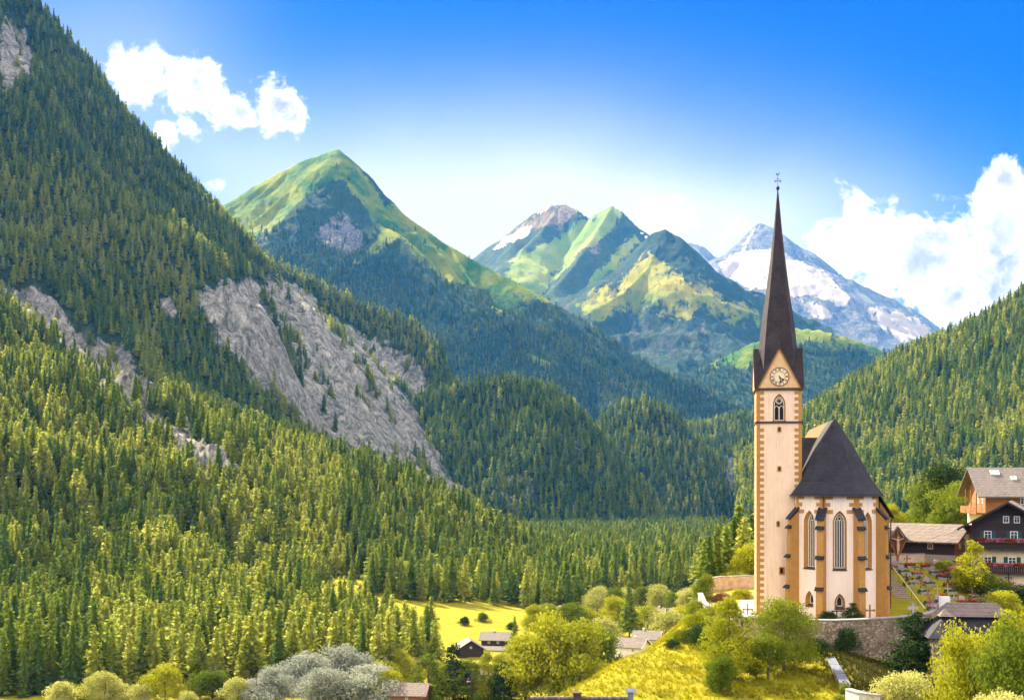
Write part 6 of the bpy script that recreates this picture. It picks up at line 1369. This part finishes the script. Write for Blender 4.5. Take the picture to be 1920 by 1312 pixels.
leaf_tree(1935, 1130, 4.6, 'dark', 'bush', 'dark hedge at the frame edge below the farmhouse', 2.0, D=176, near=True, v=2, group=G2, z=1.8)
leaf_tree(1882, 1140, 4.4, 'lime', 'round', 'small sunlit yellow tree in front of the dark hedge', 1.15, D=168, near=True, v=2, group=G2, z=0.4)
leaf_tree(1770, 1062, 3.0, 'green', 'bush', 'round green bush in front of the barn', 1.2, D=192, near=True, v=1, group=G2, z=5.6)
leaf_tree(1798, 1085, 3.4, 'rose', 'bush', 'reddish-brown bush left of the creeper', 1.1, D=188, near=True, v=0, group=G2, z=5.0)
leaf_tree(1700, 1330, 10.0, 'pale', 'round', 'pale yellow tree in front of the dark thuja', 0.95, D=124, near=2, v=0, group=G2, z=-9.0)
leaf_tree(1825, 1330, 17.0, 'lime', 'round', 'tall light yellow-green tree in front of the gatehouse', 0.58, D=120, near=2, v=1, group=G2, z=-10.5)
leaf_tree(1895, 1330, 16.5, 'lime', 'tall', 'slender yellow-green tree in front of the gatehouse, beside the tall one', 1.0, D=124, near=2, v=2, group=G2, z=-9.5)
leaf_tree(1925, 1340, 17.5, 'green', 'round', 'light green tree cut by the frame edge', 0.6, D=110, near=2, v=0, group=G2, z=-10.0)
leaf_tree(1778, 1340, 8.6, 'lime', 'round', 'bushy yellow-green tree at the bottom edge below the gatehouse', 0.85, D=112, near=2, v=2, group=G2, z=-8.5)
leaf_tree(1870, 1345, 11.5, 'pale', 'round', 'pale blossom-tipped tree at the bottom edge', 0.8, D=104, near=2, v=1, group=G2, z=-8.5)
leaf_tree(1660, 1345, 6.5, 'lime', 'bush', 'yellow-green bush at the bottom edge below the lower garden', 1.5, D=113, near=True, v=0, group=G2, z=-5.5)
leaf_tree(1586, 1325, 5.2, 'green', 'tall', 'small bright conifer-like tree at the end of the low wall', 1.1, D=129, near=True, v=0, group=G2, z=-6.2)
# behind the chalets: trees on the meadow edge
G3 = 'trees behind the churchyard'
for i, (px, D, h, k, sh, lb) in enumerate(((1690, 330, 7, 'lime', 'round', 'yellow-green tree behind the barn, nearest the church'), (1715, 350, 8, 'lime', 'round', 'second yellow-green tree behind the barn roof'), (1738, 300, 9, 'green', 'round', 'green tree behind the middle of the barn roof'),
        (1765, 290, 13, 'green', 'round', 'large green tree behind the barn'), (1782, 285, 15, 'dark', 'round', 'tall dark tree between barn and chalet'), (1800, 275, 11, 'green', 'round', 'green tree below the chalet gable'), (1668, 300, 6, 'lime', 'round', 'small yellow tree just past the church wall'), (1750, 420, 12, 'green', 'round', 'tree at the edge of the small sunny pasture'))):
    leaf_tree(px, 0, h, k, sh, lb, 1.1, D=D, near=True, v=i % 3, group=G3)
# valley: bushes and trees among the houses
G4 = 'trees among the valley houses'
leaf_tree(1085, 1318, 24, 'lime', 'round', 'large spreading green tree in the middle of the valley, in front of the houses', 0.95, near=True, v=0, group=G4)
leaf_tree(1030, 1312, 25, 'lime', 'round', 'big bright green tree left of the spreading one', 0.9, near=True, v=1, group=G4)
leaf_tree(1125, 1290, 18, 'green', 'round', 'dark shaded tree at the right flank of the spreading tree', 1.0, near=True, v=2, group=G4)
leaf_tree(985, 1310, 18, 'lime', 'round', 'yellow-green tree at the left end of the big tree clump', 0.95, near=True, v=2, group=G4)
leaf_tree(1068, 1200, 15, 'green', 'round', 'tree behind the big clump, beside the small dark farm building', 1.0, near=True, v=1, group=G4)
def scatter(items, group, tmpl, kinds, shapes, hs, near=True):
    for i, (px, py) in enumerate(items):
        k = kinds[i % len(kinds)]; leaf_tree(px, py, hs[i % len(hs)] * float(rng.uniform(.85, 1.15)), k, shapes[i % len(shapes)], tmpl % (ORD[i] if i < 10 else str(i + 1) + 'th'), float(rng.uniform(1.0, 1.35)), near=near, group=group)
scatter([(118, 1322), (150, 1312), (196, 1324), (232, 1310), (262, 1322), (310, 1314), (352, 1326), (398, 1308), (447, 1320), (470, 1305)], 'yellow bushes in front of the wood', 'pale yellow-green bush before the larch wood, %s from the frame corner', ['pale', 'lime', 'pale', 'green'], ['bush', 'bush', 'round'], [9.5, 6.0, 11.0, 7.5, 8.5])
scatter([(480, 1318), (515, 1312), (545, 1300), (580, 1296), (615, 1290), (650, 1288), (680, 1296), (600, 1318), (640, 1318), (700, 1318)], 'silver willows by the stream', 'silver-grey willow before the larch wood, %s from the yellow bushes', ['grey'], ['bush', 'round'], [12, 11, 13])
scatter([(720, 1280), (750, 1268), (785, 1262), (815, 1275), (840, 1262), (866, 1262), (905, 1256), (940, 1254), (965, 1262), (725, 1318)], 'bushes between willows and houses', 'yellow-green bush below the dark barn, %s along from the willows', ['lime', 'lime', 'pale', 'lime'], ['bush', 'round'], [10, 9, 8, 7, 6, 5.5, 5, 5.5, 7, 10])
scatter([(805, 1316), (830, 1312), (850, 1310), (885, 1312), (915, 1308), (945, 1314)], 'young trees before the long barn', 'young tree before the long pale-roofed barn, %s along the row', ['green', 'lime', 'dark'], ['tall'], [15, 12])
scatter([(1000, 1180), (1030, 1172), (1095, 1185), (1130, 1195), (1160, 1180), (1190, 1178), (1215, 1185), (1250, 1190), (1275, 1185), (1300, 1170)], 'leafy trees in the middle valley', 'bright yellow-green tree beyond the valley houses, %s towards the church', ['lime', 'green', 'lime', 'pale'], ['round', 'bush'], [12, 14, 10])
scatter([(1120, 1148), (1150, 1142), (1180, 1140), (1210, 1140), (1240, 1142), (1265, 1145), (1290, 1148), (1310, 1150)], 'far hedge of trees', 'pale round tree in the far row below the wood, %s along', ['pale', 'green'], ['round'], [11, 10])
scatter([(905, 1165), (960, 1180), (1000, 1150), (870, 1172), (810, 1175), (1090, 1160)], 'bushes on the meadow', 'small bush on the sunny meadow in the valley, %s from the wood', ['green', 'dark'], ['bush'], [6, 5])
# conifers standing alone near the houses and behind the church
for i, (px, D, h, k, lb) in enumerate(((965, 470, 14, 'spruce', 'lone dark spruce beside the dark timber house in the valley'), (700, 655, 15, 'spruce', 'small dark spruce at the near tip of the meadow'), (660, 640, 13, 'spruce', 'small spruce on the meadow beside the wood'), (1180, 500, 24, 'spruce', 'tall spruce rising among the bright valley trees'),
        (1345, 228, 15, 'spruce', 'spruce behind the yard, leftmost beside the tower'), (1362, 232, 15, 'larch', 'larch behind the yard beside the tower'), (1377, 238, 16, 'spruce', 'tall spruce behind the yard wall'), (1396, 232, 14, 'larch', 'larch close behind the tower on its shaded side'), (1331, 226, 14, 'spruce', 'spruce on the drop below the yard'), (1410, 240, 14, 'spruce', 'spruce touching the tower edge'), (1386, 252, 21, 'spruce', 'tallest spruce behind the yard'), (1320, 234, 15, 'spruce', 'outermost spruce of the clump behind the yard'))):
    x = X(px, D); copy_tree(k, i % 4, (x, D, gz(x, D)), h / 25.0, i * 1.1, lb, 'conifers standing alone', 1.15)

# ---- rough grass on the church hill
def grass_tufts():
    r = np.random.default_rng(5); mesh = []
    for v in range(3):
        n = 14; a = r.uniform(0, 6.283, n); lean = r.uniform(.1, .45, n); h = r.uniform(.5, 1.0, n); d = np.stack([np.cos(a), np.sin(a), np.zeros(n)], -1); t = np.stack([-d[:, 1], d[:, 0], np.zeros(n)], -1)
        c = d * r.uniform(0, .25, (n, 1)); top = c + d * lean[:, None] + np.array([0, 0, 1]) * h[:, None]; w = 0.05
        vv = np.stack([c - t * w, c + t * w, top + t * w * .25, top - t * w * .25], 1).reshape(-1, 3)
        mesh.append(mesh_np('grass_tuft', vv, np.arange(n * 4).reshape(n, 4), leaf_mat('grass_blades', (0.20, 0.20, 0.006), (0.38, 0.33, 0.008), 0.5) if v == 0 else leaf_mat('shaded_rough_grass', (0.04, 0.045, 0.01), (0.10, 0.095, 0.014), 0.3) if v == 2 else leaf_mat('dry_grass_blades', (0.13, 0.135, 0.012), (0.28, 0.23, 0.02), 0.5)))
    N = 85000; y = r.uniform(100, 215, N); px = r.uniform(930, 1960, N); x = (px - CX) / F * y
    z = ground(x, y); k = (edge_dist(x, y) < 16) & ((y < 157 + 10 * (x < 26)) | (edge_dist(x, y) > 1.0)); x, y, z = x[k], y[k], z[k]
    dry_or_shaded = (fbm(x / 5, y / 5, 77, 4) > 0.3).astype(int); dry_or_shaded = np.where((x > 37 + 2 * fbm(x / 4, y / 4, 5, 3)), 2, dry_or_shaded)  # darkest tufts carry the shade below the wall in their colour
    dens = r.random(len(x)) < np.where(dry_or_shaded > 0, 0.8, 0.35); 
    forest('grass', np.stack([x, y, z], -1)[dens], dry_or_shaded[dens], r.uniform(0.18, 0.5, dens.sum()), [proto('tuft_source', m) for m in mesh], 'rough yellow-green grass tufts on the church hill')['category'] = 'grass'
grass_tufts()
# ------------------------------------------------------------------ the air of the valley
def build_haze():
    mb = MB(); mb.box(-10500, 10500, -300, 13400, -420, 2900)
    m = bpy.data.materials.new('valley_air'); m.use_nodes = True; N = m.node_tree.nodes; N.clear(); L = m.node_tree.links
    out = N.new('ShaderNodeOutputMaterial'); v = N.new('ShaderNodeVolumePrincipled')
    v.inputs['Color'].default_value = HAZE_COL; v.inputs['Absorption Color'].default_value = (1, 1, 1, 1)
    v.inputs['Density'].default_value = HAZE_D; v.inputs['Anisotropy'].default_value = 0.15
    L.new(v.outputs[0], out.inputs['Volume'])
    o = mb.build('haze', m); tag(o, 'pale blue summer haze filling the whole valley', 'haze', None, 'stuff')
HAZE_COL = (0.03, 0.33, 1.0, 1); HAZE_D = 2.5e-5
build_haze()
